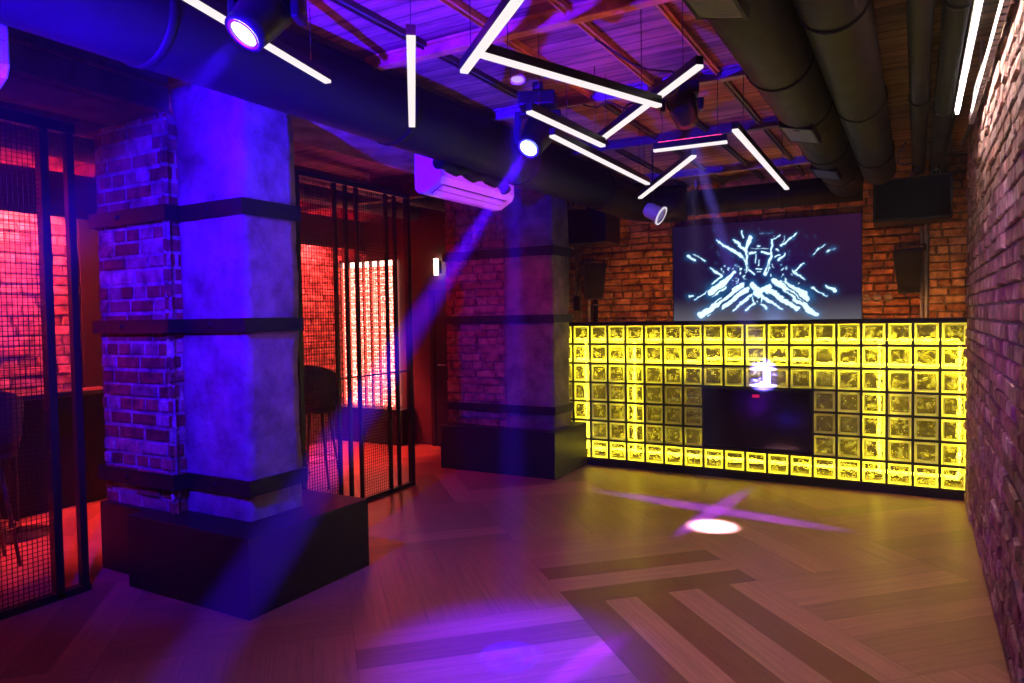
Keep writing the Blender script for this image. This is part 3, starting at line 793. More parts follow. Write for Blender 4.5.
def sub(x0, x1, y, z0, z1, label):
    t = thing('subwoofer', label, 'subwoofer', ((x0 + x1) / 2, y, (z0 + z1) / 2), 'hanging subwoofers')
    w, h = (x1 - x0) / 2, (z1 - z0) / 2
    mb = MB(); mb.box(-w, w, 0, 0.45, -h, h, ch=0.008); mb.build('cabinet', M_plastic, t)
    mb = MB(); mb.box(-w + 0.02, w - 0.02, -0.012, 0, -h + 0.02, h - 0.02, ch=0.004); mb.build('grille', M_mesh_grille, t)
    for sx in (-0.6, 0.6):
        mb = MB(); mb.bar((sx * w, 0.1, h), (sx * w, 0.1, 3.05 - (z0 + z1) / 2), 0.012, 0.012); mb.bar((sx * w - .03, 0.1, h + .006), (sx * w + .03, 0.1, h + .006), 0.05, 0.012)
        mb.tube([(sx * w + .03 * math.cos(q), 0.1, h + .035 + .03 * math.sin(q)) for q in [i * PI / 6 for i in range(13)]], 0.006, 6)
        mb.build('hanger', M_grey_metal, t)
    return t
sub(-0.725, -0.09, 0.6, 2.39, 2.78, 'black subwoofer hung from the ceiling near the right wall')
sub(-3.98, -3.39, 0.6, 2.40, 2.78, 'black subwoofer hung from the ceiling beside the far pillar')

# wall pipes, sockets
for x, y, lb, mt, r_, z1 in ((-3.93, 1.36, 'white pipe climbing the back wall under the left speaker', M_white_metal, 0.02, 1.80), (-0.325, 1.36, 'grey conduit on the back wall beside the right pilaster', M_grey_metal, 0.014, 2.4),
                         (-0.285, 1.35, 'thicker grey pipe in the corner of the right pilaster', M_grey_metal, 0.018, 2.9), (-3.83, 1.33, 'black pipe on the back wall below the left speaker', M_black, 0.028, 1.80)):
    t = thing('wall_pipe', lb, 'pipe', (x, y, 1.0))
    mb = MB(); mb.tube([(0, 0, -1.0), (0, 0, z1 - 1.0)], r_, 12); mb.build('tube', mt, t)
    for z in (0.35, 0.7):
        mb = MB(); mb.tube([(0, 0, z - .01), (0, 0, z + .01)], r_ + 0.005, 12); mb.bar((0, 0, z), (0, 0.045, z), 0.02, 0.016); mb.build('clip', M_grey_metal, t)
M_socket = surface('socket_grey', (0.25, 0.2, 0.17), 0.4)
t = thing('socket_row', 'three round white sockets in a row beside the screen', 'socket', (-0.72, 1.375, 1.70))
for x in (-0.1, 0.0, 0.1):
    mb = MB(); mb.lathe([(0.043, 0.0), (0.043, 0.012), (0.036, 0.016), (0.03, 0.012), (0.028, 0.004), (0.0, 0.004)], Matrix.Translation((x, 0, 0)) @ Matrix.Rotation(PI / 2, 4, 'X'), 20)
    mb.build('socket', M_socket, t)
t = thing('wall_box', 'small black box with cable on the left back pilaster', 'box', (-4.0, 1.15, 1.72))
mb = MB(); mb.box(-0.035, 0.035, -0.02, 0.03, -0.09, 0.09, ch=0.006); mb.build('case', M_plastic, t)
mb = MB(); mb.tube([(0, 0, 0.09), (0.005, 0, 0.2), (0.03, 0.0, 0.4)], 0.006, 6); mb.build('cable', M_cable, t)

# ------------------------------------------------------------------ air conditioners
def aircon(label, loc):
    t = thing('air_conditioner', label, 'air conditioner', loc, 'white air conditioners')
    L = 1.1
    prof = [(0.0, 0.15), (0.19, 0.15), (0.225, 0.135), (0.235, 0.10), (0.235, -0.04), (0.215, -0.085), (0.10, -0.15), (0.03, -0.15), (0.0, -0.12)]
    n_ = len(prof)
    mb = MB()
    ysec = [0, 0.012, L - 0.012, L]; sc_ = [0.96, 1, 1, 0.96]
    vsx = []
    for y, k in zip(ysec, sc_):
        for x, z in prof: vsx.append((x * k, y, z * k))
    fs = [tuple(range(n_)), tuple(range(3 * n_, 4 * n_))[::-1]]
    for i in range(3):
        for k in range(n_): fs.append((i * n_ + k, i * n_ + (k + 1) % n_, (i + 1) * n_ + (k + 1) % n_, (i + 1) * n_ + k))
    mb.add(vsx, fs); mb.build('housing', M_white_plastic, t, bevel=0.004)
    # louvre flap and outlet slot on the slanted underside
    d = Vector((0.10 - 0.215, 0, -0.15 + 0.085)); nrm = Vector((d.z, 0, -d.x)).normalized() * -1
    if nrm.z > 0: nrm = -nrm
    def quadbox(s0, s1, y0, y1, hgt):
        A = Vector((0.215, 0, -0.085)); P0 = A + d * s0; P1 = A + d * s1
        v = [(P0.x, y0, P0.z), (P1.x, y0, P1.z), (P1.x, y1, P1.z), (P0.x, y1, P0.z)]
        w_ = [tuple(Vector(q) + nrm * hgt) for q in v]
        m_ = MB(); m_.add(v + w_, [(0, 1, 2, 3), (4, 7, 6, 5), (0, 4, 5, 1), (1, 5, 6, 2), (2, 6, 7, 3), (3, 7, 4, 0)]); return m_
    quadbox(0.06, 0.96, 0.06, L - 0.1, 0.003).build('outlet', M_plastic, t)
    quadbox(0.12, 0.48, 0.07, L - 0.11, 0.012).build('louvre', M_white_plastic, t)
    quadbox(0.56, 0.92, 0.07, L - 0.11, 0.012).build('louvre', M_white_plastic, t)
    mb = MB(); mb.box(0.232, 0.2365, 0.02, L - 0.02, 0.045, 0.049); mb.build('panel_seam', M_grey_metal, t)
    for y in (0.2, L - 0.2):
        mb = MB(); mb.bar((0.02, y, 0.14), (0.02, y, 0.36), 0.03, 0.006); mb.build('hanger', M_black, t)
    return t
aircon('white air conditioner on the lintel in front of the far pillar', (-3.615, -2.58, 2.645))
aircon('white air conditioner cut off by the left picture edge', (-3.62, -6.5, 2.60))

# ------------------------------------------------------------------ linear pendant lights
BARS = [('first led bar, crossing behind the near moving head', (-2.62, -5.42), (-2.916, -4.19), 2.75),
        ('lone led bar hanging before the left duct, upright in the photo', (-1.984, -4.731), (-2.725, -3.765), 2.6),
        ('led bar nearest the camera, leaving the top edge of the photo', (-1.32, -4.955), (-2.026, -4.316), 2.6),
        ('long led bar ending at the crossing of bars mid ceiling', (-1.859, -4.439), (-1.48, -3.39), 2.6),
        ('led bar passing above another bar beside the dark moving head', (-1.213, -3.631), (-2.156, -2.572), 2.675),
        ('led bar starting in front of the lit moving head over the pillar', (-2.072, -3.651), (-2.034, -2.77), 2.6),
        ('thin led bar running alongside the left duct', (-2.188, -3.158), (-2.217, -1.397), 2.6),
        ('short level led bar seen edge on under the dark moving head', (-1.813, -2.466), (-1.364, -2.446), 2.6),
        ('led bar pointing at the small white spotlight by the back duct', (-1.637, -2.181), (-2.497, -0.79), 2.6),
        ('single led bar nearest the grille duct on the right', (-1.261, -2.706), (-1.314, -0.5), 2.6)]
for lb, a, b, z in BARS:
    a = Vector((a[0], a[1], z)); b = Vector((b[0], b[1], z)); mid = (a + b) / 2
    t = thing('led_bar', lb, 'pendant light', mid, 'led bars under the ceiling')
    A = a - mid; B = b - mid; up = Vector((0, 0, 1)); d_ = (B - A).normalized()
    mb = MB(); mb.bar(A, B, 0.034, 0.014); mb.build('diffuser', E_led, t)
    mb = MB(); mb.bar(A + up * .0265, B + up * .0265, 0.036, 0.039); mb.build('housing', M_black, t)
    mb = MB(); mb.bar(A + up * .0475 + d_ * .03, B + up * .0475 - d_ * .03, 0.02, 0.003); mb.build('uplight', E_led_red, t)
    for f in (0.12, 0.88):
        p = A.lerp(B, f)
        mb = MB(); mb.tube([p + up * .046, Vector((p.x, p.y, H - z))], 0.0022, 5); mb.build('suspension_wire', M_cable, t)

# ------------------------------------------------------------------ moving heads
def aim(p, q):
    return (Vector(q) - Vector(p)).to_track_quat('-Z', 'Y')
def moving_head(label, lens, target, lensmat, yoke_rz, top=H - 0.07, s=1.0):
    """lens: where the front glass sits; the body looks at target"""
    L = Vector(lens); D = (Vector(target) - L).normalized()
    piv = L - D * 0.13 * s
    t = thing('moving_head', label, 'stage light', (piv.x, piv.y, top), 'moving head lights')
    o0 = Vector((piv.x, piv.y, top))
    Rz = Matrix.Rotation(yoke_rz, 4, 'Z')
    dz = piv.z - top
    mb = MB(); mb.box(-0.1 * s, 0.1 * s, -0.085 * s, 0.085 * s, -0.11 * s, -0.035 * s, ch=0.012); mb.xform(Rz); mb.build('base', M_plastic, t)
    mb = MB(); mb.box(-0.03, 0.03, -0.02, 0.02, -0.04, 0.0); mb.tube([(-0.03, 0, 0.005), (0.03, 0, 0.005)], 0.035, 12); mb.xform(Rz); mb.build('clamp', M_black, t)
    mb = MB(); mb.lathe([(0.05 * s, -0.11 * s), (0.05 * s, -0.13 * s)], Matrix(), 16, cap=True)
    mb.box(-0.12 * s, 0.12 * s, -0.04 * s, 0.04 * s, -0.15 * s, -0.128 * s, ch=0.006)
    for sx in (-1, 1):
        x0, x1 = sorted((sx * 0.095 * s, sx * 0.125 * s))
        mb.box(x0, x1, -0.045 * s, 0.045 * s, dz - 0.055 * s, -0.13 * s, ch=0.01)
    mb.xform(Rz); yk = mb.build('yoke', M_plastic, t)
    for sx in (-1, 1):
        mb = MB(); mb.lathe([(0.0, 0.006), (0.026 * s, 0.005), (0.03 * s, 0.0)], Rz @ Matrix.Translation((sx * 0.125 * s, 0, dz)) @ Matrix.Rotation(sx * PI / 2, 4, 'Y'), 14)
        mb.build('pivot_cap', M_black, yk)
    Rot = aim(L, target).to_matrix().to_4x4()
    Mh = Matrix.Translation(piv - o0) @ Rot
    mb = MB()
    mb.lathe([(0.0, 0.13 * s), (0.05 * s, 0.128 * s), (0.075 * s, 0.10 * s), (0.085 * s, 0.03 * s), (0.082 * s, -0.04 * s), (0.072 * s, -0.11 * s), (0.070 * s, -0.145 * s), (0.058 * s, -0.145 * s), (0.054 * s, -0.12 * s)], Mh, 28)
    hd = mb.build('head', M_plastic, t)
    mb = MB(); mb.lathe([(0.058 * s, -0.1455 * s), (0.050 * s, -0.149 * s), (0.046 * s, -0.142 * s)], Mh, 28); mb.build('lens_ring', M_grey_metal, hd)
    mb = MB(); mb.lathe([(0.052 * s, -0.135 * s), (0.034 * s, -0.141 * s), (0.0, -0.143 * s)], Mh, 28); mb.build('lens', lensmat, hd)
    mb = MB()
    for q in range(5): mb.lathe([(0.0805 * s, (0.0 + q * .016) * s), (0.0885 * s, (0.004 + q * .016) * s), (0.0805 * s, (0.008 + q * .016) * s)], Mh, 24)
    mb.build('cooling_fin', M_plastic, hd)
    return L + D * 0.035 * s
M1L = (-2.42, -5.108, 2.584)
M1T = (-2.46, -5.25, 2.395)
M2L, M2T = (-2.42, -3.0, 2.60), (-2.63, -4.962, 0.566)
M3L, M3T = (-1.60, -2.48, 2.76), (-1.603, 0.0, 0.985)
e1 = moving_head('lit moving head nearest the camera, lens shining towards the near pillar', M1L, M1T, E_lens, math.radians(25), s=1.05)
e2 = moving_head('lit moving head above the air conditioner, blue beam crossing the room', M2L, M2T, E_lens, math.radians(20), s=1.15)
e3 = moving_head('dark moving head in mid ceiling, turned towards the booth', M3L, M3T, E_lens_dim, math.radians(18))
# small spotlights
def par(label, lens, target, mat, s=1.0, rim=None, top=H):
    L = Vector(lens); t = thing('spotlight', label, 'spotlight', (L.x, L.y, top))
    o0 = Vector((L.x, L.y, top)); Rot = aim(L, target).to_matrix().to_4x4(); Mh = Matrix.Translation(L - o0) @ Rot
    mb = MB(); mb.lathe([(0.0, 0.15 * s), (0.05 * s, 0.145 * s), (0.062 * s, 0.12 * s), (0.066 * s, 0.02 * s), (0.078 * s, 0.015 * s), (0.08 * s, 0.0), (0.064 * s, -0.002 * s), (0.06 * s, 0.015 * s)], Mh, 28)
    mb.build('can', M_white_metal, t)
    mb = MB(); mb.lathe([(0.061 * s, 0.012 * s), (0.03 * s, 0.006 * s), (0.0, 0.004 * s)], Mh, 24); mb.build('lens', mat, t)
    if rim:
        mb = MB(); mb.lathe([(0.0805 * s, 0.003 * s), (0.081 * s, -0.003 * s), (0.068 * s, -0.006 * s), (0.0635 * s, 0.0)], Mh, 28); mb.build('rim_painted_glow', rim, t)
    c = (Mh @ Vector((0, 0, 0.08 * s)))
    mb = MB(); mb.bar(c, (c.x, c.y, 0), 0.02, 0.008); mb.build('bracket', M_black, t)
par('white rimmed spotlight at the bend of the left duct', (-2.36, -0.62, 2.45), (-0.66, -0.66, 1.5), emit('lens_lilac', (0.30, 0.22, 0.55), 0.55), 1.1, emit('rim_painted_glow', (1.0, 0.92, 1.0), 0.8))  # rim emission stands in for light falling on the white ring
E_s5 = emit('lens_violet', (0.4, 0.25, 1.0), 1.5)
S5L, S5T = (-2.44, -3.10, 2.985), (-2.0, -4.06, 0.0)
par('small white ceiling spotlight behind the long led bar', (-2.43, -3.12, 2.97), S5T, E_s5, 0.62)

# ------------------------------------------------------------------ light strip and cable tray along the right wall
t = thing('light_strip', 'cool white light strip along the ceiling beside the right wall', 'strip light', (-0.15, -4.5, 2.8))
mb = MB(); mb.bar((0, -2.4, 0), (0, 2.95, 0), 0.016, 0.012); mb.build('diffuser', E_strip, t)
mb = MB(); mb.box(-0.022, 0.017, -2.4, 2.95, 0.009, 0.032); mb.box(-0.026, -0.022, -2.42, 2.97, -0.03, 0.032); mb.build('channel', M_black, t)  # left fin added to keep the strip's light off the room
for y in (-1.5, 0, 1.5, 2.7):
    mb = MB(); mb.bar((0, y, 0.03), (0, y, 0.25), 0.012, 0.012); mb.build('hanger', M_black, t)
t = thing('cable_tray', 'white perforated cable tray bracketed to the right brick wall', 'cable tray', (-0.06, -4.5, 2.8))
mb = MB()
y = -2.6
mb.bar((-0.012, -2.6, 0), (-0.012, 3.2, 0), 0.004, 0.05); mb.bar((0.012, -2.6, 0), (0.012, 3.2, 0), 0.004, 0.05)
for q in range(73): mb.box(-0.012, 0.012, -2.6 + q * .08, -2.6 + q * .08 + .05, -0.026, -0.022)
mb.build('rail', M_white_metal, t)
for y in (-1.9, -0.4, 1.1, 2.4):
    mb = MB(); mb.bar((-0.012, y, 0.03), (0.045, y, 0.03), 0.03, 0.006); mb.bar((0.0, y, 0.0), (0.0, y, 0.25), 0.012, 0.012); mb.build('bracket', M_white_metal, t)
cp = []
for i in range(40):
    f = i / 39; cp.append((-0.062 + .012 * math.sin(f * 23), -7.0 + 6.6 * f, 2.832 + .006 * math.sin(f * 31)))
mb = MB(); mb.tube(cp, 0.012, 8); tag(mb.build('cable', M_cable), 'thick black cable lying in the tray along the right wall', 'cable')
cp = [(-1.75 + .35 * math.sin(i / 24 * 5.2) * math.sin(i / 24 * 3.14), -3.55 + 1.1 * i / 24, 2.93 - .16 * math.sin(i / 24 * PI) + .02 * math.sin(i)) for i in range(25)]
mb = MB(); mb.tube(cp, 0.006, 6); tag(mb.build('cable', M_cable), 'looping black cable hanging under the ochre battens', 'cable')
cp = [(-0.42 + .1 * math.sin(i / 20 * 6), 0.62 - .35 * i / 20, 2.79 + .2 * i / 20 + .06 * math.sin(i / 20 * 7)) for i in range(21)]
mb = MB(); mb.tube(cp, 0.008, 6); tag(mb.build('cable', surface('blue_cable', (0.05, 0.05, 0.25), 0.5)), 'blue cable coiling up from the right subwoofer', 'cable')
cp = [(-2.3 + .75 * i / 20, -2.46 + .04 * math.sin(i * .9), 2.97 - .05 * math.sin(i / 20 * PI) * (1 + .4 * math.sin(i))) for i in range(21)]
mb = MB(); mb.tube(cp, 0.007, 6); tag(mb.build('cable', M_cable), 'black cable strung between the two far moving heads', 'cable')

# ------------------------------------------------------------------ mesh partitions
def wire_panel(y0, y1, z0, z1, pitch=0.026, r_=0.0016):
    mb = MB()
    ny = int((y1 - y0) / pitch); nz = int((z1 - z0) / pitch)
    for i in range(1, ny): 
        y = y0 + (y1 - y0) * i / ny; mb.box(-r_, r_, y - r_, y + r_, z0, z1)
    for i in range(1, nz):
        z = z0 + (z1 - z0) * i / nz; mb.box(-r_ + .003, r_ + .003, y0, y1, z - r_, z + r_)
    return mb
ZF = 2.72
f2 = thing('partition', 'black steel bar and wire mesh partition between the two pillars', 'partition', (-4.5, 0, 0))
mb = MB()
for y in (-2.92, -1.55): mb.box(-0.025, 0.025, y - 0.02, y + 0.02, 0, ZF, ch=0.003)
mb.box(-0.025, 0.025, -2.92, -1.55, 0.0, 0.035); mb.box(-0.025, 0.025, -2.92, -1.55, ZF - 0.04, ZF)
mb.build('frame', M_black, f2)
for y in (-2.50, -2.372, -2.241, -1.856, -1.735):
    mb = MB(); mb.box(-0.014, 0.014, y - 0.014, y + 0.014, 0.035, ZF - 0.04); mb.build('upright', M_black, f2)
mb = MB(); mb.bar((0, -2.50, 1.08), (0, -1.57, 1.08), 0.012, 0.014); mb.build('cross_bar', M_black, f2)
wire_panel(-2.90, -2.514, 0.035, ZF - 0.04).build('wire_mesh', M_black, f2)
wire_panel(-2.227, -1.87, 0.035, ZF - 0.04).build('wire_mesh', M_black, f2)
mb = MB()
for y in (-2.90,): mb.box(-0.014, 0.014, y - 0.01, y + 0.01, 0.035, ZF - .04)
mb.build('upright', M_black, f2)
f1 = thing('partition', 'black steel and wire mesh partition left of the near pillar', 'partition', (-4.62, 0, 0))
mb = MB()
for y in (-7.0, -4.67): mb.box(-0.03, 0.03, y - 0.022, y + 0.022, 0, ZF, ch=0.003)
mb.box(-0.03, 0.03, -7.0, -4.50, 0.0, 0.04); mb.box(-0.03, 0.03, -7.0, -4.50, ZF - 0.06, ZF)
mb.build('frame', M_black, f1)
mb = MB(); mb.box(-0.022, 0.022, -4.545, -4.505, 0.04, ZF - 0.04, ch=0.003); mb.build('upright', M_black, f1)
mb = MB(); mb.box(-0.02, 0.02, -5.9, -5.87, 0.04, ZF - 0.04); mb.build('upright', M_black, f1)
wire_panel(-5.87, -4.692, 0.04, ZF - 0.06).build('wire_mesh', M_black, f1)
wire_panel(-6.97, -5.9, 0.04, ZF - 0.06).build('wire_mesh', M_black, f1)

# ------------------------------------------------------------------ side lounge
# soffit carrying red strips over the brick wall
mb = MB(); mb.box(-7.0, -6.55, -8.3, -3.17, 2.60, 2.74, ch=0.004); mb.box(-6.57, -6.55, -8.3, -3.17, 2.46, 2.60); mb.box(-6.57, -6.55, -8.3, -3.17, 2.74, 2.83)
tag(mb.build('soffit', M_red_wall), 'dark soffit above the left lounge brick wall', 'soffit', kind='structure')
mb = MB(); mb.box(-7.0, -6.6, -2.2, 0.24, 2.60, 2.74, ch=0.004); mb.box(-6.62, -6.6, -2.2, 0.24, 2.46, 2.60); mb.box(-6.62, -6.6, -2.2, 0.24, 2.74, 2.83)
tag(mb.build('soffit', M_red_wall), 'dark soffit above the far lounge brick wall', 'soffit', kind='structure')
for (a, b, z, x, lb) in ((-8.2, -3.5, 2.585, -6.64, 'red light strip under the left lounge soffit'), (-2.1, -0.25, 2.585, -6.69, 'red light strip under the far lounge soffit'),
                  (-8.2, -3.25, 2.775, -6.8, 'red light strip on top of the left lounge soffit'), (-2.1, 0.15, 2.775, -6.8, 'red light strip on top of the far lounge soffit')):
    t = thing('red_light_strip', lb, 'strip light', (x, (a + b) / 2, z))
    h = (b - a) / 2
    mb = MB(); mb.bar((0, -h, 0), (0, h, 0), 0.02, 0.01); mb.build('diffuser', E_redstrip if z < 2.6 else E_redstrip_dim, t)
    mb = MB(); mb.bar((0, -h, 0.01 if z < 2.6 else -0.02), (0, h, 0.01 if z < 2.6 else -0.02), 0.03, 0.01 if z < 2.6 else 0.03); mb.build('channel', M_black, t)
for x, z, r_, lb in ((-5.25, 2.9, 0.07, 'red lit pipe under the lounge ceiling nearest the partitions'), (-5.75, 2.86, 0.09, 'thick pipe along the middle of the lounge ceiling'), (-6.25, 2.93, 0.05, 'slim pipe along the lounge ceiling near the brick wall')):
    spiral_duct('lounge_pipe', lb, [(x, -8.3, z), (x, -4, z), (x, 0.22, z)], r_, [((x, y, z), (0, 1, 0)) for y in (-5.5, -3.4, -1.2)], 'pipe', M_rust, 18)
for y, lb in ((-5.6, 'near'), (-3.2, 'middle'), (-0.9, 'far')):
    mb = MB(); mb.box(-6.98, -4.78, y - .05, y + .05, 2.97, H); mb.box(-6.98, -4.78, y - .012, y + .012, 2.83, 2.97); mb.box(-6.98, -4.78, y - .05, y + .05, 2.82, 2.835)
    tag(mb.build('lounge_beam', M_rust), lb + ' steel beam crossing the lounge ceiling', 'steel beam', kind='structure')
# drinks ledge along the brick wall
t = thing('ledge_counter', 'dark ledge counter along the red brick lounge wall', 'counter', (-6.78, -5.0, 0))
mb = MB(); mb.box(-0.17, 0.17, -3.2, 1.95, 0.955, 0.99, ch=0.005); mb.build('top', surface('counter_gloss', (0.16, 0.07, 0.06), 0.3, noise=.3, nscale=6), t)
mb = MB(); mb.box(-0.17, 0.1, -3.2, 1.95, 0.0, 0.955); mb.build('front_panel', M_plinth, t)
# low cabinet under the glass panel
t = thing('low_counter', 'low black counter under the glowing pink glass panel', 'counter', (-6.42, 0.10, 0))
mb = MB(); mb.box(-0.53, 0.57, -0.1, 0.14, 0.06, 0.42); mb.build('body', M_plinth, t)
mb = MB(); mb.box(-0.54, 0.59, -0.12, 0.14, 0.42, 0.45, ch=0.004); mb.build('top', M_plinth, t)
mb = MB(); mb.box(-0.53, 0.55, -0.07, 0.14, 0.0, 0.06); mb.build('kick_board', M_black, t)
# glowing panel
gp = thing('glass_panel', 'tall glowing pink panel of glass bricks behind the partition', 'light panel', (-6.53, 0.185, 0.45))
mb = MB(); mb.box(-0.44, 0.46, 0.045, 0.055, 0.0, 1.86); mb.build('light_sheet', E_panel, gp)
def brick_glass():
    m, n, out = nt('pink_glass')
    tc = node(n, 'ShaderNodeTexCoord')
    nz = node(n, 'ShaderNodeTexNoise', Scale=34.0, Detail=3.0, Roughness=0.6); n.links.new(tc.outputs['Object'], nz.inputs['Vector'])
    mr = node(n, 'ShaderNodeMapRange'); mr.inputs['From Min'].default_value = 0.42; mr.inputs['From Max'].default_value = 0.62
    n.links.new(nz.outputs['Fac'], mr.inputs['Value'])
    tr = node(n, 'ShaderNodeBsdfTransparent'); tr.inputs['Color'].default_value = (1, .9, .85, 1)
    df = node(n, 'ShaderNodeBsdfTranslucent'); df.inputs['Color'].default_value = (0.8, 0.2, 0.17, 1)
    mx = node(n, 'ShaderNodeMixShader'); n.links.new(mr.outputs[0], mx.inputs[0]); n.links.new(df.outputs[0], mx.inputs[1]); n.links.new(tr.outputs[0], mx.inputs[2])
    n.links.new(mx.outputs[0], out.inputs[0]); return m
M_bg = brick_glass()
for c in range(7):
    mb = MB()
    for r_ in range(23):
        x = -0.43 + c * 0.125; z = 0.004 + r_ * 0.078
        mb.box(x + .007, x + .118, 0.0, 0.03, z, z + .070, ch=0.006)
    mb.build('glass_column', M_bg, gp)
mb = MB()
for c in range(8): mb.box(-0.43 + c * .125 - .005, -0.43 + c * .125 + .005, -0.006, 0.045, 0, 1.86)
mb.box(-0.44, 0.46, -0.01, 0.055, 1.86, 1.885); mb.build('frame', M_black, gp)
# sconce
t = thing('sconce', 'small white wall lamp glowing beside the far pillar', 'wall lamp', (-5.43, 0.228, 2.19))
mb = MB(); mb.box(-0.03, 0.03, -0.005, 0.02, -0.08, 0.08, ch=0.004); mb.build('back_plate', M_black, t)
mb = MB(); mb.tube([(0, -0.03, -0.1), (0, -0.03, 0.1)], 0.025, 14); mb.build('lamp_shade', E_sconce, t)

# stools and tables
def stool_mesh(label, loc, rz):
    t = thing('bar_stool', label, 'stool', loc, 'tub backed bar stools', rz)
    mb = MB(); mb.lathe([(0.0, 0.70), (0.19, 0.70), (0.215, 0.72), (0.22, 0.75), (0.20, 0.78), (0.0, 0.785)], Matrix(), 28); mb.build('seat', M_seat, t)
    # curved tub back: opens to +y
    mb = MB(); N = 26; rows = []
    for i in range(N + 1):
        a = math.radians(180 + 5 + 170 * i / N)   # round the -y side
        hgt = 0.20 + 0.17 * max(0.0, math.sin(PI * i / N)) ** 0.6
        sl = []
        for (ro, zz) in ((0.225, 0.76), (0.25, 0.86), (0.262, 0.78 + hgt), (0.25, 0.79 + hgt), (0.232, 0.78 + hgt), (0.215, 0.86), (0.20, 0.77)):
            sl.append((ro * math.cos(a), ro * math.sin(a), zz))
        rows.append(sl)
    vsx = [p for r_ in rows for p in r_]; K = 7; fs = []
    for i in range(N):
        for k in range(K): fs.append((i * K + k, i * K + (k + 1) % K, (i + 1) * K + (k + 1) % K, (i + 1) * K + k))
    fs += [tuple(range(K)), tuple(N * K + k for k in range(K))[::-1]]
    mb.add(vsx, fs, smooth=True); mb.build('backrest', M_seat, t)
    for k in range(4):
        a = PI / 4 + k * PI / 2
        mb = MB(); mb.tube([(0.13 * math.cos(a), 0.13 * math.sin(a), 0.71), (0.24 * math.cos(a), 0.24 * math.sin(a), 0.0)], [0.015, 0.011], 10); mb.build('leg', M_wood_dark, t)
    mb = MB(); mb.tube([(0.205 * math.cos(2 * PI * i / 24), 0.205 * math.sin(2 * PI * i / 24), 0.25) for i in range(25)], 0.008, 6); mb.build('footrest', M_brass, t)
    return t
st = stool_mesh('bar stool with tub back behind the bars of the middle partition', (-5.32, -1.95, 0), math.radians(25))
for lb, loc, rz in (('bar stool seen through the mesh left of the near pillar', (-5.62, -4.62, 0), math.radians(80)),):
    c = copy_thing(st); c.location = loc; c.rotation_euler = (0, 0, rz); c['label'] = lb
def table(label, loc):
    t = thing('bar_table', label, 'table', loc, 'high lounge tables')
    mb = MB(); mb.box(-0.33, 0.33, -0.33, 0.33, 1.03, 1.065, ch=0.006); mb.build('tabletop', M_wood_dark, t)
    mb = MB(); mb.tube([(0, 0, 0.02), (0, 0, 1.03)], 0.035, 14); mb.build('column', M_black, t)
    mb = MB(); mb.lathe([(0.24, 0.0), (0.24, 0.012), (0.05, 0.025), (0.0, 0.025)], Matrix(), 28); mb.build('base', M_black, t)
    return t
tb = table('high dark table behind the left mesh partition', (-6.2, -4.15, 0))
c = copy_thing(tb); c.location = (-5.95, -1.75, 0); c['label'] = 'high dark table behind the tub backed stool'

# ------------------------------------------------------------------ lights of the fixtures, plus added fills without a fixture
def spot(name, loc, tgt, col, w, ang, blend=0.4, rad=0.03):
    l = bpy.data.lights.new(name, 'SPOT'); l.energy = w; l.color = col; l.spot_size = math.radians(ang); l.spot_blend = blend; l.shadow_soft_size = rad
    o = bpy.data.objects.new(name, l); COL.objects.link(o); o.location = loc; o.rotation_euler = aim(loc, tgt).to_euler(); return o
def point(name, loc, col, w, rad=0.05):
    l = bpy.data.lights.new(name, 'POINT'); l.energy = w; l.color = col; l.shadow_soft_size = rad
    o = bpy.data.objects.new(name, l); COL.objects.link(o); o.location = loc; return o
BLUE = (0.03, 0.0, 1.0); VIO = (0.22, 0.0, 1.0)
def streak(name, loc, tgt, along, col, w, ang, thin):
    """a spot squeezed to a thin ellipse lying along a floor direction"""
    o = spot(name, loc, tgt, col, w, ang, 1.0, 0.01)
    z = (Vector(loc) - Vector(tgt)).normalized(); x = Vector(along); x = (x - z * x.dot(z)).normalized(); y = z.cross(x)
    o.matrix_world = Matrix.Translation(loc) @ Matrix((x, y, z)).transposed().to_4x4() @ Matrix.Diagonal((1, thin, 1, 1))
spot('head_beam_light', e1, M1T, BLUE, 42000, 13, 0.7)
spot('pillar_wash_fill', (-3.05, -5.75, 2.5), (-4.1, -4.2, 1.55), BLUE, 800, 78, 0.9)  # off-frame blue lamp, no fixture built
spot('ceiling_wash_fill', (-2.7, -6.3, 1.6), (-2.75, -4.4, 3.05), (0.025, 0.0, 1.0), 5200, 66, 0.9)  # added uplight without a fixture, turns the ceiling blue
spot('aircon_front_fill', (-0.15, -3.0, 0.4), (-3.38, -1.98, 2.63), (0.72, 0.04, 0.9), 620, 17, 0.5)  # added low spot, no fixture, brightens the air conditioner front
spot('aircon_end_fill', (-3.0, -5.7, 2.4), (-3.5, -2.58, 2.62), (0.1, 0.0, 1.0), 800, 8, 0.7)  # added narrow spot, no fixture, for the air conditioner's end
spot('pillar_face_fill', (-3.0, -1.6, 2.2), (-4.3, -0.65, 1.3), (1.0, 0.0, 0.15), 25, 80, 0.8)  # added red fill in mid-air for the far pillar's front
spot('pillar_side_fill', (-0.9, -5.6, 2.6), (-3.64, -3.95, 1.6), (0.15, 0.0, 1.0), 170, 26, 0.8)  # added fixtureless wash on the near pillar's right side
spot('wall_wash_fill', (-2.2, -5.2, 2.7), (0.0, -1.8, 1.2), (0.5, 0.02, 1.0), 300, 44, 1.0)  # added violet fill for the brick wall, no fixture
spot('head_beam_light', e2, M2T, (0.06, 0.0, 1.0), 330000, 5, 0.5)
spot('floor_wash_fill', e2, (-1.7, -3.7, 0), (0.36, 0.0, 1.0), 110, 90, 0.9)  # wide wash added at the head to tint the dance floor
spot('head_beam_light', e3, M3T, (0.2, 0.14, 1.0), 210000, 4.6, 0.6)
spot('floor_caustic_fill', e3, (-1.67, -1.64, 0), (0.6, 0.5, 1.0), 13000, 8, 0.8)  # added spot standing in for the beam reflected off the booth glass
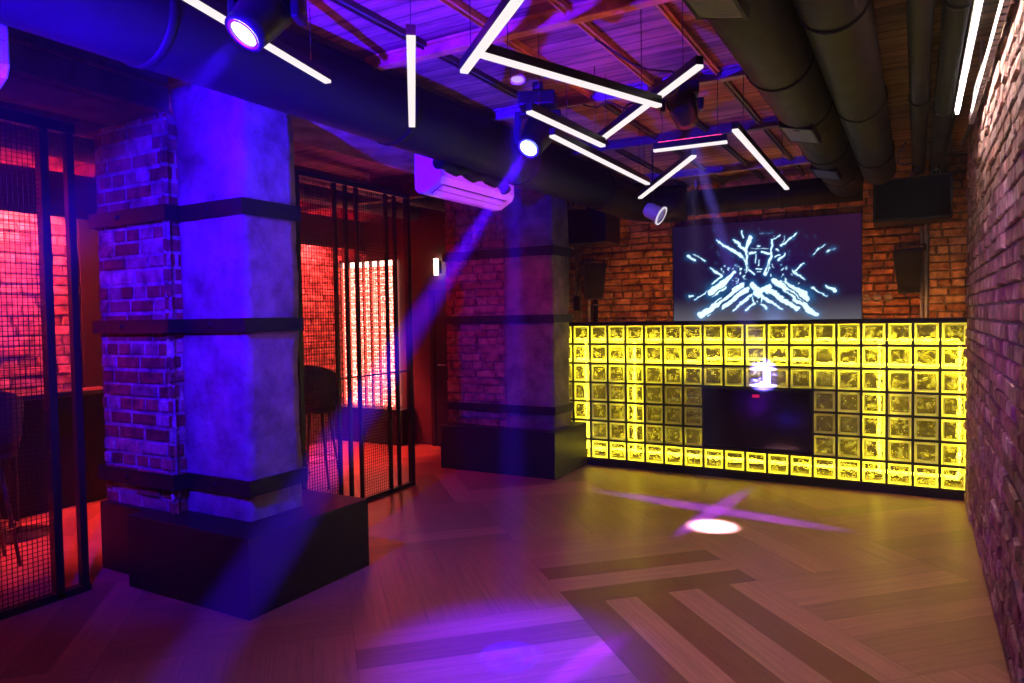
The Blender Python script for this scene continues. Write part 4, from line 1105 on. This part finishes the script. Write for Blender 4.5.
streak('floor_caustic_fill', e3, (-1.78, -1.17, 0), (1, -0.155, 0), (0.12, 0.01, 1.0), 2000, 44, 0.11)  # added ray imitating the glass caustic on the floor
streak('floor_caustic_fill', e3, (-1.76, -1.25, 0), (0.11, 1, 0), (0.12, 0.01, 1.0), 2200, 34, 0.11)  # second added caustic ray, crossing the first
spot('spotlight_beam', (-2.42, -3.15, 2.93), S5T, (0.0, 0.0, 1.0), 190000, 4.5, 1.0)
spot('spotlight_spill', (-2.42, -3.15, 2.93), S5T, (0.035, 0.0, 1.0), 3000, 28, 1.0)
streak('spotlight_ray', (-2.42, -3.15, 2.93), (-1.66, -3.9, 0), (0.2, 0.9, 0), (0.1, 0.0, 1.0), 2500, 14, 0.2)
spot('lounge_red_fill', (-6.2, -5.2, 2.75), (-4.2, -4.6, 0.0), (1.0, 0.0, 0.03), 22, 95, 0.8)  # added red fill without a lamp body, near end of the lounge
spot('lounge_red_fill', (-6.2, -1.4, 2.75), (-3.9, -1.2, 0.3), (1.0, 0.0, 0.03), 60, 95, 0.8)  # same added red fill for the floor by the far pillar

# ------------------------------------------------------------------ haze, camera, output
wd = bpy.data.worlds.new('hazy_air'); sc.world = wd; wd.use_nodes = True
n = wd.node_tree; n.nodes.clear()
ow = n.nodes.new('ShaderNodeOutputWorld'); bg = n.nodes.new('ShaderNodeBackground'); bg.inputs[0].default_value = (0, 0, 0, 1); bg.inputs[1].default_value = 0
vo = n.nodes.new('ShaderNodeVolumeScatter'); vo.inputs['Density'].default_value = 0.003; vo.inputs['Anisotropy'].default_value = 0.25
n.links.new(bg.outputs[0], ow.inputs['Surface']); n.links.new(vo.outputs[0], ow.inputs['Volume'])

cd = bpy.data.cameras.new('camera'); cam = bpy.data.objects.new('camera', cd); COL.objects.link(cam)
r_ = Vector((0.86890943, 0.49469548, -0.01651619)); u_ = Vector((-0.0025528, 0.03784641, 0.99928031)); w_ = Vector((-0.49496453, 0.86824192, -0.03414796))
Mx = Matrix(((r_.x, u_.x, -w_.x, -0.366), (r_.y, u_.y, -w_.y, -6.8569), (r_.z, u_.z, -w_.z, 1.5646), (0, 0, 0, 1)))
cam.matrix_world = Mx
cd.sensor_width = 36.0; cd.lens = 710.54 * 36 / 1024; cd.clip_start = 0.05
sc.camera = cam

sc.view_settings.view_transform = 'Standard'; sc.view_settings.look = 'None'; sc.view_settings.gamma = 1.0; sc.view_settings.exposure = 0.0
sc.view_settings.use_curve_mapping = False
cy = sc.cycles
cy.use_denoising = True
try:
    cy.denoiser = 'OPENIMAGEDENOISE'; cy.denoising_input_passes = 'RGB_ALBEDO_NORMAL'
except Exception: pass
cy.use_adaptive_sampling = False
cy.max_bounces = 8; cy.diffuse_bounces = 3; cy.glossy_bounces = 3; cy.transmission_bounces = 6; cy.transparent_max_bounces = 12; cy.volume_bounces = 0
cy.sample_clamp_indirect = 4.0; cy.sample_clamp_direct = 0.0
cy.caustics_reflective = False; cy.caustics_refractive = True
